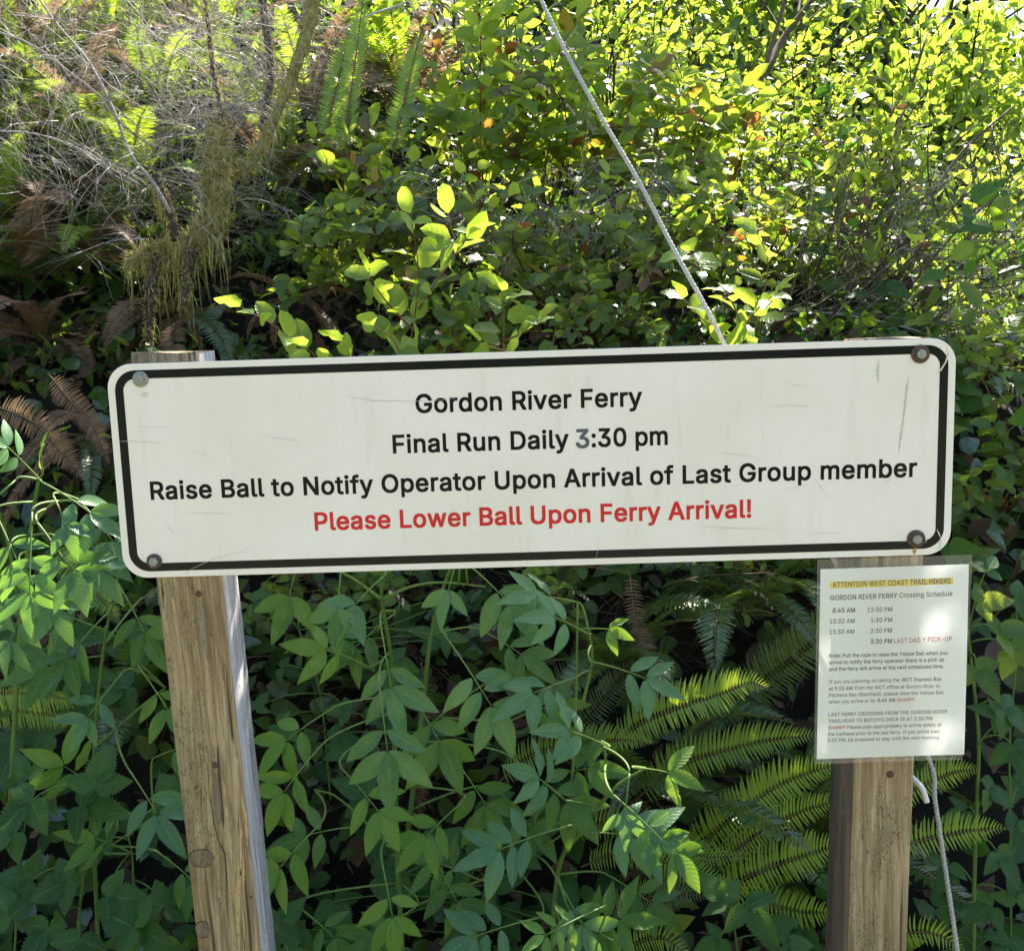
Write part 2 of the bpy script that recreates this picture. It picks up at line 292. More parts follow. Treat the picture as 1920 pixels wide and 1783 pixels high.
GLYPHS_BOLD = {
' ':(188, ''),
'!':(196, '33,40 33,30 38,10 50,-8 70,-20 90,-23 105,-23 130,-19 148,-5 158,10 162,30 162,50 159,70 145,91 130,101 110,105 90,105 65,100 50,90 37,70 33,50|44,510 49,145 55,141 60,141 140,141 146,145 147,155 151,520 149,525 140,528 55,528 46,525'),
'0':(453, '29,255 31,190 38,145 49,110 51,100 69,60 90,30 115,7 142,-10 180,-22 215,-26 235,-26 275,-22 285,-17 310,-11 340,8 363,30 385,61 402,100 404,110 415,145 422,190 424,250 422,315 415,365 410,375 401,410 389,435 386,445 365,477 340,500 310,520 285,526 275,530 235,535 215,535 180,531 155,522 145,520 113,500 90,478 67,445 64,435 52,410 43,375 38,365 31,315|128,255 132,315 143,360 160,395 180,419 206,435 225,440 250,434 275,417 293,395 305,375 310,360 321,315 325,255 323,215 319,180 311,150 305,135 294,115 273,90 245,73 230,70 215,72 204,75 185,86 162,110 148,135 134,180 130,215'),
'3':(453, '25,130 33,80 54,40 85,12 120,-8 140,-14 145,-17 175,-23 210,-26 265,-23 295,-16 305,-11 325,-5 350,11 370,28 387,50 401,75 409,105 412,155 410,185 405,195 402,210 386,240 370,261 350,278 320,295 310,297 290,305 275,306 270,310 389,445 391,455 391,510 389,525 385,527 370,528 65,528 53,525 51,515 51,445 51,440 55,434 65,433 235,433 241,430 140,315 138,305 139,235 145,229 200,229 235,225 255,219 280,203 300,179 307,165 310,145 306,125 300,111 280,90 255,76 220,69 195,71 185,74 163,85 140,106 131,125 127,145 123,150 30,150 26,145'),
':':(188, '31,40 35,10 45,-5 65,-19 85,-23 105,-23 125,-20 145,-7 156,10 160,30 160,50 155,75 144,90 125,102 105,106 85,106 65,101 45,87 35,73|31,315 35,285 45,270 65,256 85,252 105,252 125,255 145,268 156,285 160,305 160,325 155,350 145,365 125,378 105,381 85,381 65,377 46,365 35,348'),
'A':(480, '-3,0 -1,-15 5,-19 90,-19 100,-17 102,-15 150,122 325,123 331,120 378,-15 380,-17 390,-19 470,-19 475,-19 481,-15 482,0 481,15 477,20 295,520 290,527 195,528 184,525 2,20 -1,15|184,220 210,290 235,375 240,383 245,360 250,351 268,290 295,220 290,218 190,218'),
'B':(456, '41,0 43,-15 50,-19 250,-19 295,-17 330,-10 340,-5 360,1 395,25 416,50 427,80 431,85 437,125 437,145 433,185 421,210 420,217 404,240 380,261 370,265 373,270 390,285 405,305 410,325 413,330 417,375 413,420 396,460 375,486 345,508 315,520 285,526 250,528 55,528 43,525 41,515|144,80 145,211 245,212 275,208 285,204 310,187 327,165 332,155 335,140 331,120 312,95 290,83 275,79 240,76 150,76 145,78|144,305 145,432 235,433 265,429 275,426 295,414 312,390 316,370 310,348 290,324 270,311 260,308 235,304'),
'D':(502, '41,0 43,-15 50,-19 225,-19 280,-16 290,-12 325,-4 355,10 365,13 400,37 426,65 451,105 453,115 467,145 477,195 481,245 477,315 467,365 453,395 451,405 426,445 403,470 370,494 330,512 285,524 230,528 55,528 43,525 41,515|144,80 144,430 150,433 220,433 255,430 285,421 300,414 325,396 349,370 365,340 370,325 378,290 380,255 378,220 365,170 350,143 326,115 298,95 285,89 250,79 215,76 150,76 145,78'),
'F':(410, '41,0 43,-15 50,-19 135,-19 142,-15 144,-5 145,201 350,202 363,205 365,215 365,285 365,290 360,296 145,298 144,430 150,433 375,433 385,435 388,440 388,455 388,515 385,526 375,528 55,528 43,525 41,515'),
'G':(520, '21,255 25,190 34,145 52,100 75,62 100,34 135,7 170,-11 215,-22 265,-26 320,-23 355,-14 385,0 390,1 425,24 447,45 468,75 480,105 484,110 494,150 497,190 497,265 495,272 490,275 275,275 270,274 265,270 264,190 265,185 270,181 390,180 393,175 383,145 358,110 325,85 300,76 270,72 240,76 220,82 203,90 179,110 155,136 139,165 134,180 125,215 122,255 126,295 132,325 140,345 157,375 179,400 205,419 215,424 240,434 265,437 290,434 317,425 335,414 360,390 375,370 385,352 390,335 395,331 480,330 490,332 492,335 493,360 484,395 467,430 446,460 420,485 390,506 360,518 355,521 315,532 275,535 255,535 210,530 200,526 170,519 135,502 100,475 74,445 53,410 35,365 24,315'),
'L':(393, '41,0 43,-15 45,-17 55,-19 370,-19 378,-15 380,-10 380,65 379,70 375,75 150,76 145,78 144,515 142,525 135,528 50,528 43,525 41,520'),
'N':(523, '41,0 43,-15 50,-19 135,-19 142,-15 144,-5 143,335 145,343 184,275 370,-16 375,-19 390,-19 470,-19 480,-16 482,0 482,515 480,525 470,528 390,528 382,525 380,520 380,170 375,173 153,525 145,528 135,528 55,528 43,525 41,515'),
'O':(533, '21,255 25,195 34,145 50,110 53,100 75,63 100,35 135,8 170,-10 215,-22 270,-26 320,-22 350,-13 360,-12 400,8 434,35 456,60 481,100 484,110 499,145 509,195 512,255 509,315 498,365 495,370 480,410 459,445 432,475 400,501 360,520 350,521 320,531 260,535 211,530 205,527 175,520 135,501 102,475 75,445 51,405 40,374 35,365 25,315|122,255 125,290 129,315 140,345 155,371 175,396 205,420 230,430 255,436 280,435 305,431 330,419 355,399 380,370 389,355 401,325 409,290 411,255 409,215 400,180 389,155 378,135 355,110 330,90 305,78 280,73 245,74 230,78 203,90 178,110 155,138 140,163 133,180 125,215'),
'P':(445, '41,0 43,-15 50,-19 135,-19 142,-15 144,-5 145,166 280,169 320,178 348,190 370,205 390,225 407,250 419,280 421,295 425,305 428,350 425,390 421,400 419,415 407,445 390,470 375,485 346,505 315,518 285,524 245,528 55,528 43,525 41,515|144,265 145,432 230,433 260,430 280,423 303,405 319,380 323,370 325,345 323,325 319,315 300,287 276,270 250,263 230,261 150,261 145,262'),
'R':(449, '41,0 43,-15 50,-19 130,-19 140,-17 142,-15 144,-5 145,178 150,179 230,179 235,175 335,-15 340,-18 355,-19 435,-19 440,-19 446,-15 447,0 446,15 346,195 349,200 385,225 407,255 420,285 425,310 428,345 425,395 420,420 409,445 385,480 350,505 315,519 285,525 245,528 55,528 43,525 41,515|144,275 145,432 230,433 265,429 280,425 305,406 320,383 326,350 319,320 300,295 280,283 255,276 230,274'),
'U':(517, '41,175 45,126 53,95 68,65 85,40 106,20 140,-3 150,-5 175,-17 210,-25 255,-27 305,-25 345,-16 355,-11 375,-4 410,19 430,38 451,65 454,75 464,95 473,130 476,170 476,515 474,525 465,528 385,528 380,527 375,523 374,180 370,150 361,130 342,105 320,88 310,82 290,75 260,71 225,76 205,83 195,90 175,105 155,133 148,150 143,180 143,515 141,525 130,528 55,528 45,526 41,520 41,515'),
'a':(389, '11,110 17,60 27,40 30,30 52,5 80,-13 90,-15 115,-24 155,-28 200,-25 230,-16 255,-2 257,-5 259,-15 265,-19 345,-19 355,-15 356,-5 356,260 351,305 347,310 340,335 322,360 300,378 275,391 265,392 250,398 200,403 150,400 140,397 120,393 100,384 90,382 65,364 40,338 23,305 22,280 25,274 90,255 110,255 115,257 120,267 131,280 153,300 175,309 200,312 220,308 239,295 253,275 256,260 245,249 115,230 85,221 76,215 62,210 41,195 25,175 23,165 15,150|111,105 114,115 120,123 135,135 145,140 180,149 210,152 255,161 256,160 256,135 252,120 247,110 230,89 210,74 200,70 170,64 150,67 133,75 120,87 114,95'),
'b':(424, '34,0 35,-15 45,-19 125,-18 130,-15 132,0 135,2 160,-15 190,-24 225,-27 270,-25 302,-15 330,0 350,16 371,40 388,70 390,80 400,105 407,140 409,195 406,240 399,275 395,282 389,305 370,337 350,360 330,377 300,392 290,394 270,401 225,403 185,400 175,395 155,390 135,376 133,380 133,520 130,526 125,528 45,528 36,525 34,520|132,190 135,225 140,243 155,273 180,298 195,305 220,311 235,308 245,305 263,295 285,273 295,255 301,240 307,210 309,190 306,155 300,135 288,110 260,80 245,71 235,68 220,66 205,68 180,80 154,105 140,135 135,155'),
'd':(424, '15,190 17,140 24,105 35,80 37,70 54,40 71,20 95,-1 123,-15 135,-17 150,-23 185,-27 240,-23 255,-16 265,-14 290,2 293,0 295,-15 300,-18 380,-19 390,-15 391,-5 391,510 389,525 385,527 370,528 305,528 294,525 292,515 292,380 290,375 269,390 240,400 200,403 155,401 120,390 95,377 75,360 53,335 36,305 30,284 25,275 17,235|115,190 118,220 123,240 140,273 162,295 180,305 205,311 215,309 230,305 245,297 270,272 280,255 290,225 291,210 293,190 290,155 280,125 270,105 245,80 220,68 205,66 190,68 180,71 164,80 137,110 124,135 118,155'),
'e':(404, '15,185 18,140 25,105 36,80 39,70 55,42 75,19 100,0 131,-15 165,-24 215,-27 260,-24 285,-16 295,-15 325,1 350,21 370,47 384,80 384,100 380,108 315,124 295,124 289,120 285,110 270,91 251,75 230,67 215,65 195,68 171,75 164,80 141,100 125,125 119,145 120,150 380,150 385,151 389,155 389,235 383,270 377,285 375,296 358,330 335,358 310,378 280,392 245,401 200,403 160,401 150,396 130,392 98,375 75,357 56,335 38,305 30,279 25,270 17,235|120,240 123,250 139,275 165,299 180,306 205,311 230,306 245,299 270,273 283,250 285,240'),
'f':(254, '-13,330 -13,315 -10,310 -5,308 55,308 60,308 62,305 62,-5 64,-15 70,-19 75,-19 155,-18 160,-15 161,-5 161,305 165,308 240,308 245,311 247,320 247,385 245,395 235,398 165,398 162,400 161,405 162,425 170,444 185,452 200,454 215,449 235,449 241,450 245,454 247,465 262,510 261,535 255,540 245,541 235,545 195,549 175,549 150,546 120,536 95,520 78,500 66,475 62,440 62,400 60,398 0,398 -10,396 -13,385'),
'i':(167, '34,0 35,-15 45,-19 125,-19 130,-17 133,-10 133,385 131,395 125,398 45,398 36,395 34,390|22,485 26,455 37,440 55,427 75,424 95,424 110,427 130,438 141,455 145,475 145,495 142,510 130,529 115,538 95,543 75,543 55,540 40,530 27,515 25,510'),
'l':(189, '34,85 40,33 57,5 85,-14 130,-21 145,-21 175,-19 195,-15 199,-10 200,15 187,70 180,73 145,72 135,80 134,85 133,515 131,525 125,528 45,528 36,525 34,520'),
'm':(610, '34,0 35,-14 40,-18 120,-19 125,-19 131,-15 133,-5 133,235 137,260 141,270 160,294 180,307 200,311 215,308 236,295 251,275 254,260 255,-5 257,-15 265,-19 340,-19 350,-17 352,-15 354,-5 354,245 358,265 360,271 374,290 390,303 400,308 420,310 440,306 455,298 472,275 475,265 477,250 477,-5 479,-15 485,-19 490,-19 570,-18 575,-15 576,-5 576,265 571,310 557,345 539,370 511,390 500,393 480,402 445,405 395,402 385,397 370,394 340,377 320,359 315,361 300,379 270,398 230,405 185,403 160,395 135,380 131,385 129,395 125,397 45,398 36,395 34,385'),
'n':(410, '34,0 35,-14 40,-18 120,-19 125,-19 131,-15 133,-5 133,225 136,250 141,265 160,289 185,305 210,309 232,305 255,289 270,266 274,255 277,230 277,-5 279,-15 285,-19 300,-19 365,-19 375,-15 376,-5 376,245 374,280 369,310 361,325 359,335 338,365 310,386 300,389 275,399 235,403 215,403 175,398 135,378 132,380 129,395 125,397 45,398 36,395 34,385'),
'o':(415, '15,185 18,140 25,105 36,80 39,70 55,42 75,20 100,0 130,-15 140,-16 160,-23 200,-27 250,-24 285,-15 293,-10 315,-1 340,19 358,40 376,70 379,80 390,105 398,140 400,185 398,235 388,275 379,295 377,305 359,335 340,357 315,377 285,392 250,401 205,403 165,401 130,392 100,376 75,356 56,335 38,305 25,270 18,235|115,185 118,220 124,240 136,265 163,295 190,308 205,310 225,308 252,295 279,265 291,240 297,220 300,190 298,170 297,155 287,125 275,105 251,80 225,68 205,66 190,68 165,80 160,84 137,110 124,135 118,155'),
'p':(424, '34,-140 34,-155 40,-161 120,-162 130,-160 133,-150 133,-5 135,2 160,-14 170,-16 185,-23 225,-27 270,-25 302,-15 330,0 354,20 371,40 388,70 390,80 400,105 407,140 409,185 407,235 399,275 395,282 389,305 370,337 350,360 330,377 300,392 290,394 270,401 240,403 220,403 185,400 175,395 155,390 135,376 131,380 130,393 125,397 45,398 36,395 34,385|132,190 135,225 140,243 155,273 180,298 195,305 220,311 235,308 245,305 263,295 285,273 295,255 301,240 307,210 309,190 306,155 300,135 288,110 260,80 245,71 235,68 220,66 205,68 180,80 154,105 140,135 135,155'),
'r':(259, '34,0 35,-14 40,-18 120,-19 125,-19 131,-15 133,-5 133,235 136,255 140,265 157,285 180,301 205,306 240,303 255,303 260,306 262,325 262,390 260,400 250,403 200,403 170,399 135,383 132,385 129,395 120,398 45,398 36,395 34,385'),
's':(365, '17,95 18,80 25,60 27,50 45,22 70,0 100,-16 135,-24 175,-27 235,-24 242,-20 275,-11 309,10 328,30 343,60 350,95 350,115 343,155 324,185 301,205 275,218 165,246 140,260 129,275 133,285 150,303 165,310 185,313 210,309 225,301 243,280 250,263 255,259 280,258 340,273 343,280 341,305 334,320 332,330 315,356 295,375 268,390 245,395 235,400 195,403 135,399 127,395 100,387 70,370 50,350 34,320 28,285 28,265 34,225 55,192 76,175 105,162 115,160 135,152 191,140 220,131 237,120 248,105 247,100 222,75 210,70 180,64 160,68 142,75 120,97 112,120 110,124 105,126 85,126 25,113 19,110'),
't':(227, '-13,330 -13,315 -10,310 0,308 40,308 46,305 46,85 53,40 75,5 100,-11 116,-15 125,-19 160,-23 200,-22 229,-15 232,-10 232,10 219,70 210,73 195,73 170,69 160,72 150,80 146,90 145,100 145,305 150,308 210,308 220,310 223,320 223,385 221,395 215,398 150,398 145,400 145,480 144,485 140,489 55,490 50,488 46,480 46,400 40,398 -5,398 -11,395 -13,385'),
'u':(410, '34,140 35,100 41,70 49,55 51,45 72,15 100,-6 110,-9 135,-20 175,-24 190,-24 235,-18 275,2 278,0 280,-15 285,-18 365,-19 375,-15 376,-5 376,380 374,395 370,397 355,398 290,398 279,395 277,385 277,155 274,130 268,115 250,92 226,75 200,70 180,73 155,90 137,120 133,150 133,385 131,395 125,398 110,398 45,398 36,395 34,385'),
'v':(389, '-2,380 -1,365 4,355 143,-5 145,-15 155,-19 240,-18 243,-15 246,-5 385,359 389,365 390,385 388,395 380,398 370,398 295,398 288,395 210,176 207,170 195,128 182,170 179,175 101,395 90,398 5,398 0,395'),
'w':(567, '4,380 5,365 10,355 120,-15 125,-18 140,-19 205,-19 210,-19 216,-15 278,205 283,215 285,224 300,160 305,150 350,-15 360,-19 435,-19 445,-17 560,360 563,365 564,385 562,395 555,398 545,398 470,398 463,395 415,225 400,163 395,164 381,225 333,395 325,398 315,398 245,398 235,395 187,225 170,154 104,395 95,398 10,397 5,393'),
'y':(389, '-2,380 -1,365 4,355 141,0 137,-15 126,-40 115,-56 100,-69 90,-71 80,-68 55,-67 44,-70 29,-125 28,-150 30,-155 35,-158 55,-162 95,-164 130,-161 155,-153 176,-140 192,-125 208,-100 223,-70 385,359 389,365 390,390 388,395 380,398 300,398 288,395 210,176 207,170 195,130 182,170 179,175 101,395 90,398 5,398 0,395'),
}
GLYPHS = {
' ':(188, ''),
'!':(196, '45,40 49,20 60,4 75,-7 100,-11 120,-8 137,5 147,20 150,45 145,65 135,80 120,90 95,93 75,89 60,79 50,63|56,510 61,155 130,153 134,155 135,160 139,510 137,515 130,516 60,516'),
"'":(206, '63,510 71,315 75,311 130,311 135,315 141,515 70,516 64,515'),
'(':(273, '82,205 92,105 104,50 121,0 145,-54 170,-100 175,-103 235,-103 243,-100 242,-90 197,15 174,85 162,145 158,205 163,275 176,350 208,455 243,535 240,546 172,545 154,515 125,445 103,370 87,285'),
')':(273, '30,-95 30,-100 35,-103 100,-103 104,-100 130,-50 166,45 181,100 189,150 190,245 180,325 170,370 149,445 135,480 120,515 100,546 35,546 30,540 65,455 97,350 110,275 115,205 110,145 92,60 69,-5'),
',':(188, '31,-120 35,-126 90,-125 143,65 144,75 140,78 65,78 61,75'),
'-':(453, '107,190 110,181 115,181 340,181 344,185 344,245 340,251 110,251 107,245'),
'.':(188, '43,40 46,20 56,5 75,-8 95,-11 120,-6 135,5 145,20 148,40 144,65 135,78 120,88 95,94 75,90 55,76 47,65'),
'0':(453, '41,255 43,200 50,150 64,105 80,70 100,41 122,20 150,2 185,-9 225,-14 270,-9 300,0 330,19 352,40 373,70 391,110 402,150 410,200 410,310 403,355 391,400 375,435 355,465 330,489 300,508 265,519 230,523 185,518 150,506 124,490 103,470 80,438 63,400 50,355 43,310|116,255 122,330 131,365 150,405 170,430 195,445 225,452 255,447 285,428 312,390 322,365 331,330 337,255 332,185 322,145 301,100 284,80 255,62 225,58 195,64 169,80 150,103 131,145 121,185'),
'1':(453, '69,0 70,-6 75,-7 397,-5 398,55 395,62 290,62 283,65 283,510 280,516 193,515 79,430 79,355 85,351 95,354 200,431 205,430 205,65 200,62 70,61'),
'2':(453, '57,0 58,-5 65,-7 396,-5 396,60 390,64 170,65 274,175 340,251 363,285 378,315 388,370 383,415 365,454 343,480 310,504 285,514 230,523 165,514 135,501 106,480 80,447 61,395 59,360 65,355 130,355 134,360 137,385 144,405 158,425 180,442 200,450 220,452 250,449 287,430 303,410 310,395 313,370 305,333 278,290 60,55 57,50'),
'3':(453, '37,130 46,85 65,50 91,25 126,5 155,-6 215,-14 255,-12 315,6 340,22 361,40 390,85 397,115 400,145 398,175 389,205 375,230 360,250 340,267 315,281 285,292 242,300 378,455 377,515 64,515 65,446 270,445 270,440 151,305 150,245 155,241 240,237 270,227 294,210 310,190 319,170 322,145 318,120 310,101 291,80 265,66 220,57 175,64 150,77 130,96 121,115 115,137 40,139'),
'4':(453, '33,105 34,100 40,98 270,98 275,95 276,-5 349,-5 350,95 355,98 419,100 420,165 415,170 350,170 350,320 345,325 280,325 275,320 275,170 125,170 124,175 315,500 318,505 316,515 245,516 240,513 35,165'),
'5':(453, '53,130 59,90 80,50 104,25 135,4 160,-6 220,-14 255,-11 285,-4 316,10 357,45 375,70 386,95 395,130 398,165 394,205 386,235 370,266 352,290 329,310 300,327 265,337 230,341 200,338 175,332 145,318 144,320 157,440 160,445 370,445 373,450 371,515 90,515 60,250 65,246 130,239 155,254 190,267 215,270 245,266 270,255 290,239 305,219 317,190 321,160 317,135 310,115 293,90 270,70 240,59 200,59 175,69 144,95 125,137 60,137 55,136'),
'6':(453, '57,160 59,125 67,95 80,65 113,25 135,10 160,-2 190,-10 220,-14 260,-11 290,-3 315,8 340,25 359,45 373,65 385,93 394,125 394,190 376,245 350,279 320,302 270,319 235,321 205,317 202,320 326,500 329,505 327,515 245,514 130,345 88,275 62,205|132,160 135,185 143,205 160,230 185,248 200,255 225,258 255,253 273,245 292,230 306,210 315,190 320,155 317,130 310,112 293,85 274,70 255,61 225,55 199,60 180,69 159,85 145,106 135,130'),
'7':(453, '55,455 55,450 60,445 310,445 310,440 90,5 91,-5 95,-7 170,-6 398,445 398,510 396,515 390,516 60,516 55,510'),
'8':(453, '45,135 51,90 69,55 95,27 130,5 160,-6 190,-12 225,-14 260,-12 295,-5 322,5 355,25 383,55 402,95 408,135 404,170 393,200 375,229 355,248 323,265 325,270 340,277 365,303 381,335 389,375 382,425 367,455 345,481 310,505 285,515 230,523 195,521 165,515 140,504 110,484 85,457 68,420 63,380 69,340 89,300 110,279 127,270 129,265 95,247 74,225 59,200 48,170|122,140 126,160 134,180 155,203 180,219 225,228 250,226 270,220 300,201 318,180 326,160 330,140 325,115 319,100 300,79 275,65 255,59 225,56 176,65 151,80 133,100 125,120|140,375 143,395 149,410 165,431 188,445 225,453 264,445 289,430 304,410 312,375 309,355 303,340 285,318 250,299 225,297 205,299 186,305 165,319 149,340 143,355'),
'9':(453, '57,350 65,290 79,260 101,230 130,209 155,197 185,190 251,190 124,5 125,-6 205,-6 320,161 365,234 380,265 392,305 396,345 394,380 385,415 374,440 357,465 340,483 315,501 290,512 260,520 225,523 190,519 165,513 135,499 114,485 95,465 66,415 59,385|132,350 142,395 160,423 185,443 205,451 225,453 250,450 270,442 295,420 308,400 316,380 320,350 316,320 307,300 294,280 270,262 250,254 225,250 185,261 160,280 142,305'),
':':(188, '43,40 46,20 56,5 75,-8 95,-11 120,-6 135,5 145,20 148,40 144,65 135,78 120,88 95,94 75,90 55,76 47,65|43,315 46,295 56,280 75,267 95,264 120,269 135,280 145,295 148,315 144,340 134,355 118,365 95,369 75,366 58,355 47,340'),
'A':(480, '9,0 10,-6 15,-7 91,-5 140,134 335,135 340,132 389,-5 469,-5 470,5 280,516 195,515|167,210 235,419 240,426 281,295 312,210 305,206 175,206'),
'B':(456, '53,0 54,-5 60,-7 290,-4 320,1 350,12 385,35 405,60 420,95 424,130 420,178 407,210 390,234 370,250 336,265 365,283 379,295 393,315 402,340 405,370 401,415 385,450 365,475 335,497 310,507 275,514 54,515|132,70 132,220 135,224 245,224 275,221 300,212 317,200 338,175 345,157 348,140 344,115 325,87 305,74 280,67 245,64 135,64|132,295 132,440 135,445 240,445 275,440 305,424 322,400 329,370 325,350 315,330 302,315 285,304 265,296 235,292 135,292'),
'C':(510, '33,255 37,200 47,150 64,110 85,75 111,45 143,20 180,1 220,-10 265,-14 310,-11 345,-2 380,14 410,34 435,57 454,85 470,120 480,155 479,165 475,167 405,167 383,120 370,103 350,86 310,66 270,60 220,68 190,82 167,100 150,120 130,153 119,185 110,250 113,295 119,325 130,356 147,385 170,410 195,429 215,439 245,447 270,449 310,442 346,425 370,406 394,370 405,341 475,341 480,345 470,390 453,425 431,455 410,475 380,495 345,511 310,520 265,523 220,519 180,507 145,491 113,465 85,434 65,400 48,360 37,310'),
'D':(502, '53,0 54,-5 60,-7 220,-7 275,-3 315,7 357,25 392,50 419,80 440,115 456,155 465,200 469,250 465,310 456,355 440,395 419,430 392,460 360,483 320,501 275,512 225,516 54,515|132,70 132,440 135,445 250,443 285,435 310,424 337,405 359,380 373,355 384,320 390,285 390,225 384,190 373,155 358,130 337,105 310,86 285,75 250,67 215,64 135,64'),
'E':(419, '53,0 54,-5 60,-7 381,-5 380,63 135,64 132,70 132,215 135,222 355,222 360,223 362,230 360,292 132,295 132,440 135,445 375,445 379,450 377,515 54,515'),
'F':(410, '53,0 54,-5 60,-7 131,-5 132,210 135,214 350,214 353,220 353,280 350,285 135,285 132,290 132,440 135,445 370,445 376,450 375,515 54,515'),
'G':(520, '33,255 36,200 47,150 63,110 85,73 110,45 142,20 180,0 220,-10 270,-14 310,-11 350,-1 385,14 415,35 435,54 457,85 473,120 481,155 485,195 485,260 480,263 285,263 276,260 276,200 280,192 407,190 400,150 390,129 370,102 340,78 305,64 270,60 240,63 215,70 190,82 146,125 130,153 120,180 113,215 110,255 113,295 120,330 130,356 150,389 169,410 210,437 235,445 265,449 290,447 315,440 345,424 367,405 382,385 405,342 480,344 480,355 471,390 455,422 435,451 410,474 380,495 345,511 310,519 270,523 220,519 180,508 145,491 111,465 85,435 64,400 48,360 36,310'),
'H':(517, '53,0 54,-5 60,-7 131,-5 132,220 135,225 385,225 386,-5 463,-5 462,515 387,515 385,300 380,296 135,296 132,300 131,515 54,515'),
'I':(300, '24,0 25,-6 30,-7 276,-5 275,62 190,65 190,445 275,447 275,515 25,515 25,447 110,445 111,440 111,65 25,62'),
'J':(396, '26,145 31,95 48,55 70,27 100,5 140,-9 180,-14 230,-9 270,6 302,30 322,55 339,95 343,140 341,515 270,516 265,510 265,145 260,110 242,80 215,63 185,57 155,62 130,79 110,110 105,145 105,175 100,180 30,180 26,175'),
'K':(467, '53,0 54,-5 60,-7 131,-5 132,160 195,229 200,228 366,-5 456,-5 455,6 255,285 256,290 451,500 455,505 453,515 358,515 170,311 135,270 132,280 131,515 54,515'),
'L':(393, '53,0 54,-5 60,-7 360,-7 367,-5 368,0 368,60 365,64 133,65 130,516 60,516 54,515 53,510'),
'M':(628, '53,0 54,-5 60,-7 128,-5 130,382 164,285 279,-5 285,-7 348,-5 462,285 495,378 498,365 498,-5 574,-5 573,515 470,515 345,190 315,98 282,195 157,515 54,515'),
'N':(523, '53,0 54,-5 60,-7 131,-5 130,397 195,285 380,-4 385,-7 469,-5 468,515 395,516 392,510 393,130 390,120 348,190 141,515 54,515'),
'O':(533, '33,255 37,200 47,150 64,110 85,75 111,45 143,20 180,1 220,-10 265,-14 315,-9 355,1 391,20 420,42 445,70 470,109 487,155 497,200 500,255 496,310 487,355 469,400 445,438 421,465 390,490 355,506 310,519 265,523 220,519 180,507 145,491 113,465 85,434 65,400 48,360 37,310|110,255 119,325 130,355 147,385 168,410 195,430 235,445 265,449 295,446 325,437 365,410 387,385 401,360 413,330 421,295 421,215 412,175 399,145 385,121 365,99 340,80 315,68 285,61 240,62 190,82 167,100 145,127 131,150 120,180 113,215'),
'P':(445, '53,0 54,-5 60,-7 131,-5 132,175 135,179 275,181 310,189 360,216 380,236 396,260 414,315 414,380 395,437 364,475 340,492 310,506 275,513 235,516 54,515|132,255 132,440 135,445 265,442 290,433 313,415 327,395 335,375 337,345 335,323 329,305 310,276 290,262 260,252 230,249 135,249'),
'R':(449, '53,0 54,-5 60,-7 131,-5 133,190 240,191 347,-5 434,-5 435,5 325,205 340,212 374,235 396,265 408,295 416,350 414,385 406,415 395,440 373,470 340,494 310,506 240,516 54,515|132,265 132,440 135,445 265,442 290,435 315,416 329,395 338,350 330,310 310,285 290,272 260,264 135,262'),
'S':(447, '31,135 35,105 45,78 60,52 95,18 150,-7 185,-14 265,-14 300,-6 330,6 355,19 375,36 393,60 410,95 415,135 412,175 400,205 386,225 365,244 317,270 210,302 155,324 137,340 127,355 122,375 125,395 135,412 153,430 180,444 225,452 270,444 295,431 320,406 330,375 335,371 405,371 408,380 401,420 383,455 359,480 320,505 295,514 260,521 225,523 160,515 105,488 85,473 70,455 52,420 45,375 50,335 63,305 80,283 105,264 140,247 180,232 290,199 325,174 335,157 339,140 335,120 320,95 305,80 277,65 255,59 225,56 195,59 151,75 130,93 117,115 110,142 35,144'),
'T':(449, '25,455 25,450 30,445 185,445 186,0 190,-7 260,-7 264,0 265,445 420,445 424,450 422,515 30,516 25,510'),
'U':(517, '53,175 56,135 64,105 79,75 96,50 117,30 150,8 180,-4 215,-13 260,-15 300,-13 335,-5 365,8 400,30 420,49 440,75 453,105 461,135 464,175 462,515 390,516 386,510 386,180 381,145 374,125 353,95 325,74 295,63 260,59 225,63 191,75 165,94 145,123 134,150 131,180 130,515 54,515'),
'V':(480, '9,510 198,-5 284,-5 470,505 468,515 389,515 240,81 199,210 90,515 15,516 10,515'),
'W':(686, '9,510 150,-6 236,-5 340,385 345,385 346,380 449,-5 536,-5 677,505 676,515 598,515 495,109 490,108 386,515 300,515 195,105 190,113 87,515 15,516 10,515'),
'X':(474, '11,0 15,-7 98,-5 186,120 235,198 240,197 285,125 376,-5 462,-5 460,9 288,260 287,265 450,500 453,505 451,515 369,515 291,405 240,323 235,323 210,367 110,515 24,515 22,505 25,500 190,260 15,10'),
'Y':(472, '9,510 10,503 195,205 197,-5 274,-5 276,205 460,502 461,515 375,515 235,282 198,350 96,515 15,516 10,515'),
'a':(389, '23,110 28,70 42,40 60,18 90,-2 125,-12 155,-16 195,-12 220,-6 240,5 270,30 270,35 271,-5 343,-5 344,255 340,295 328,325 311,350 293,365 270,378 245,385 195,391 160,389 130,382 98,370 75,353 50,326 34,295 35,285 95,268 105,268 124,295 150,314 175,322 215,322 235,315 250,305 263,285 269,255 260,242 250,237 120,217 70,198 52,185 36,165 27,140|99,105 102,120 110,134 140,153 265,176 269,170 268,135 257,100 240,78 222,65 200,56 170,52 135,59 120,67 107,80 101,90'),
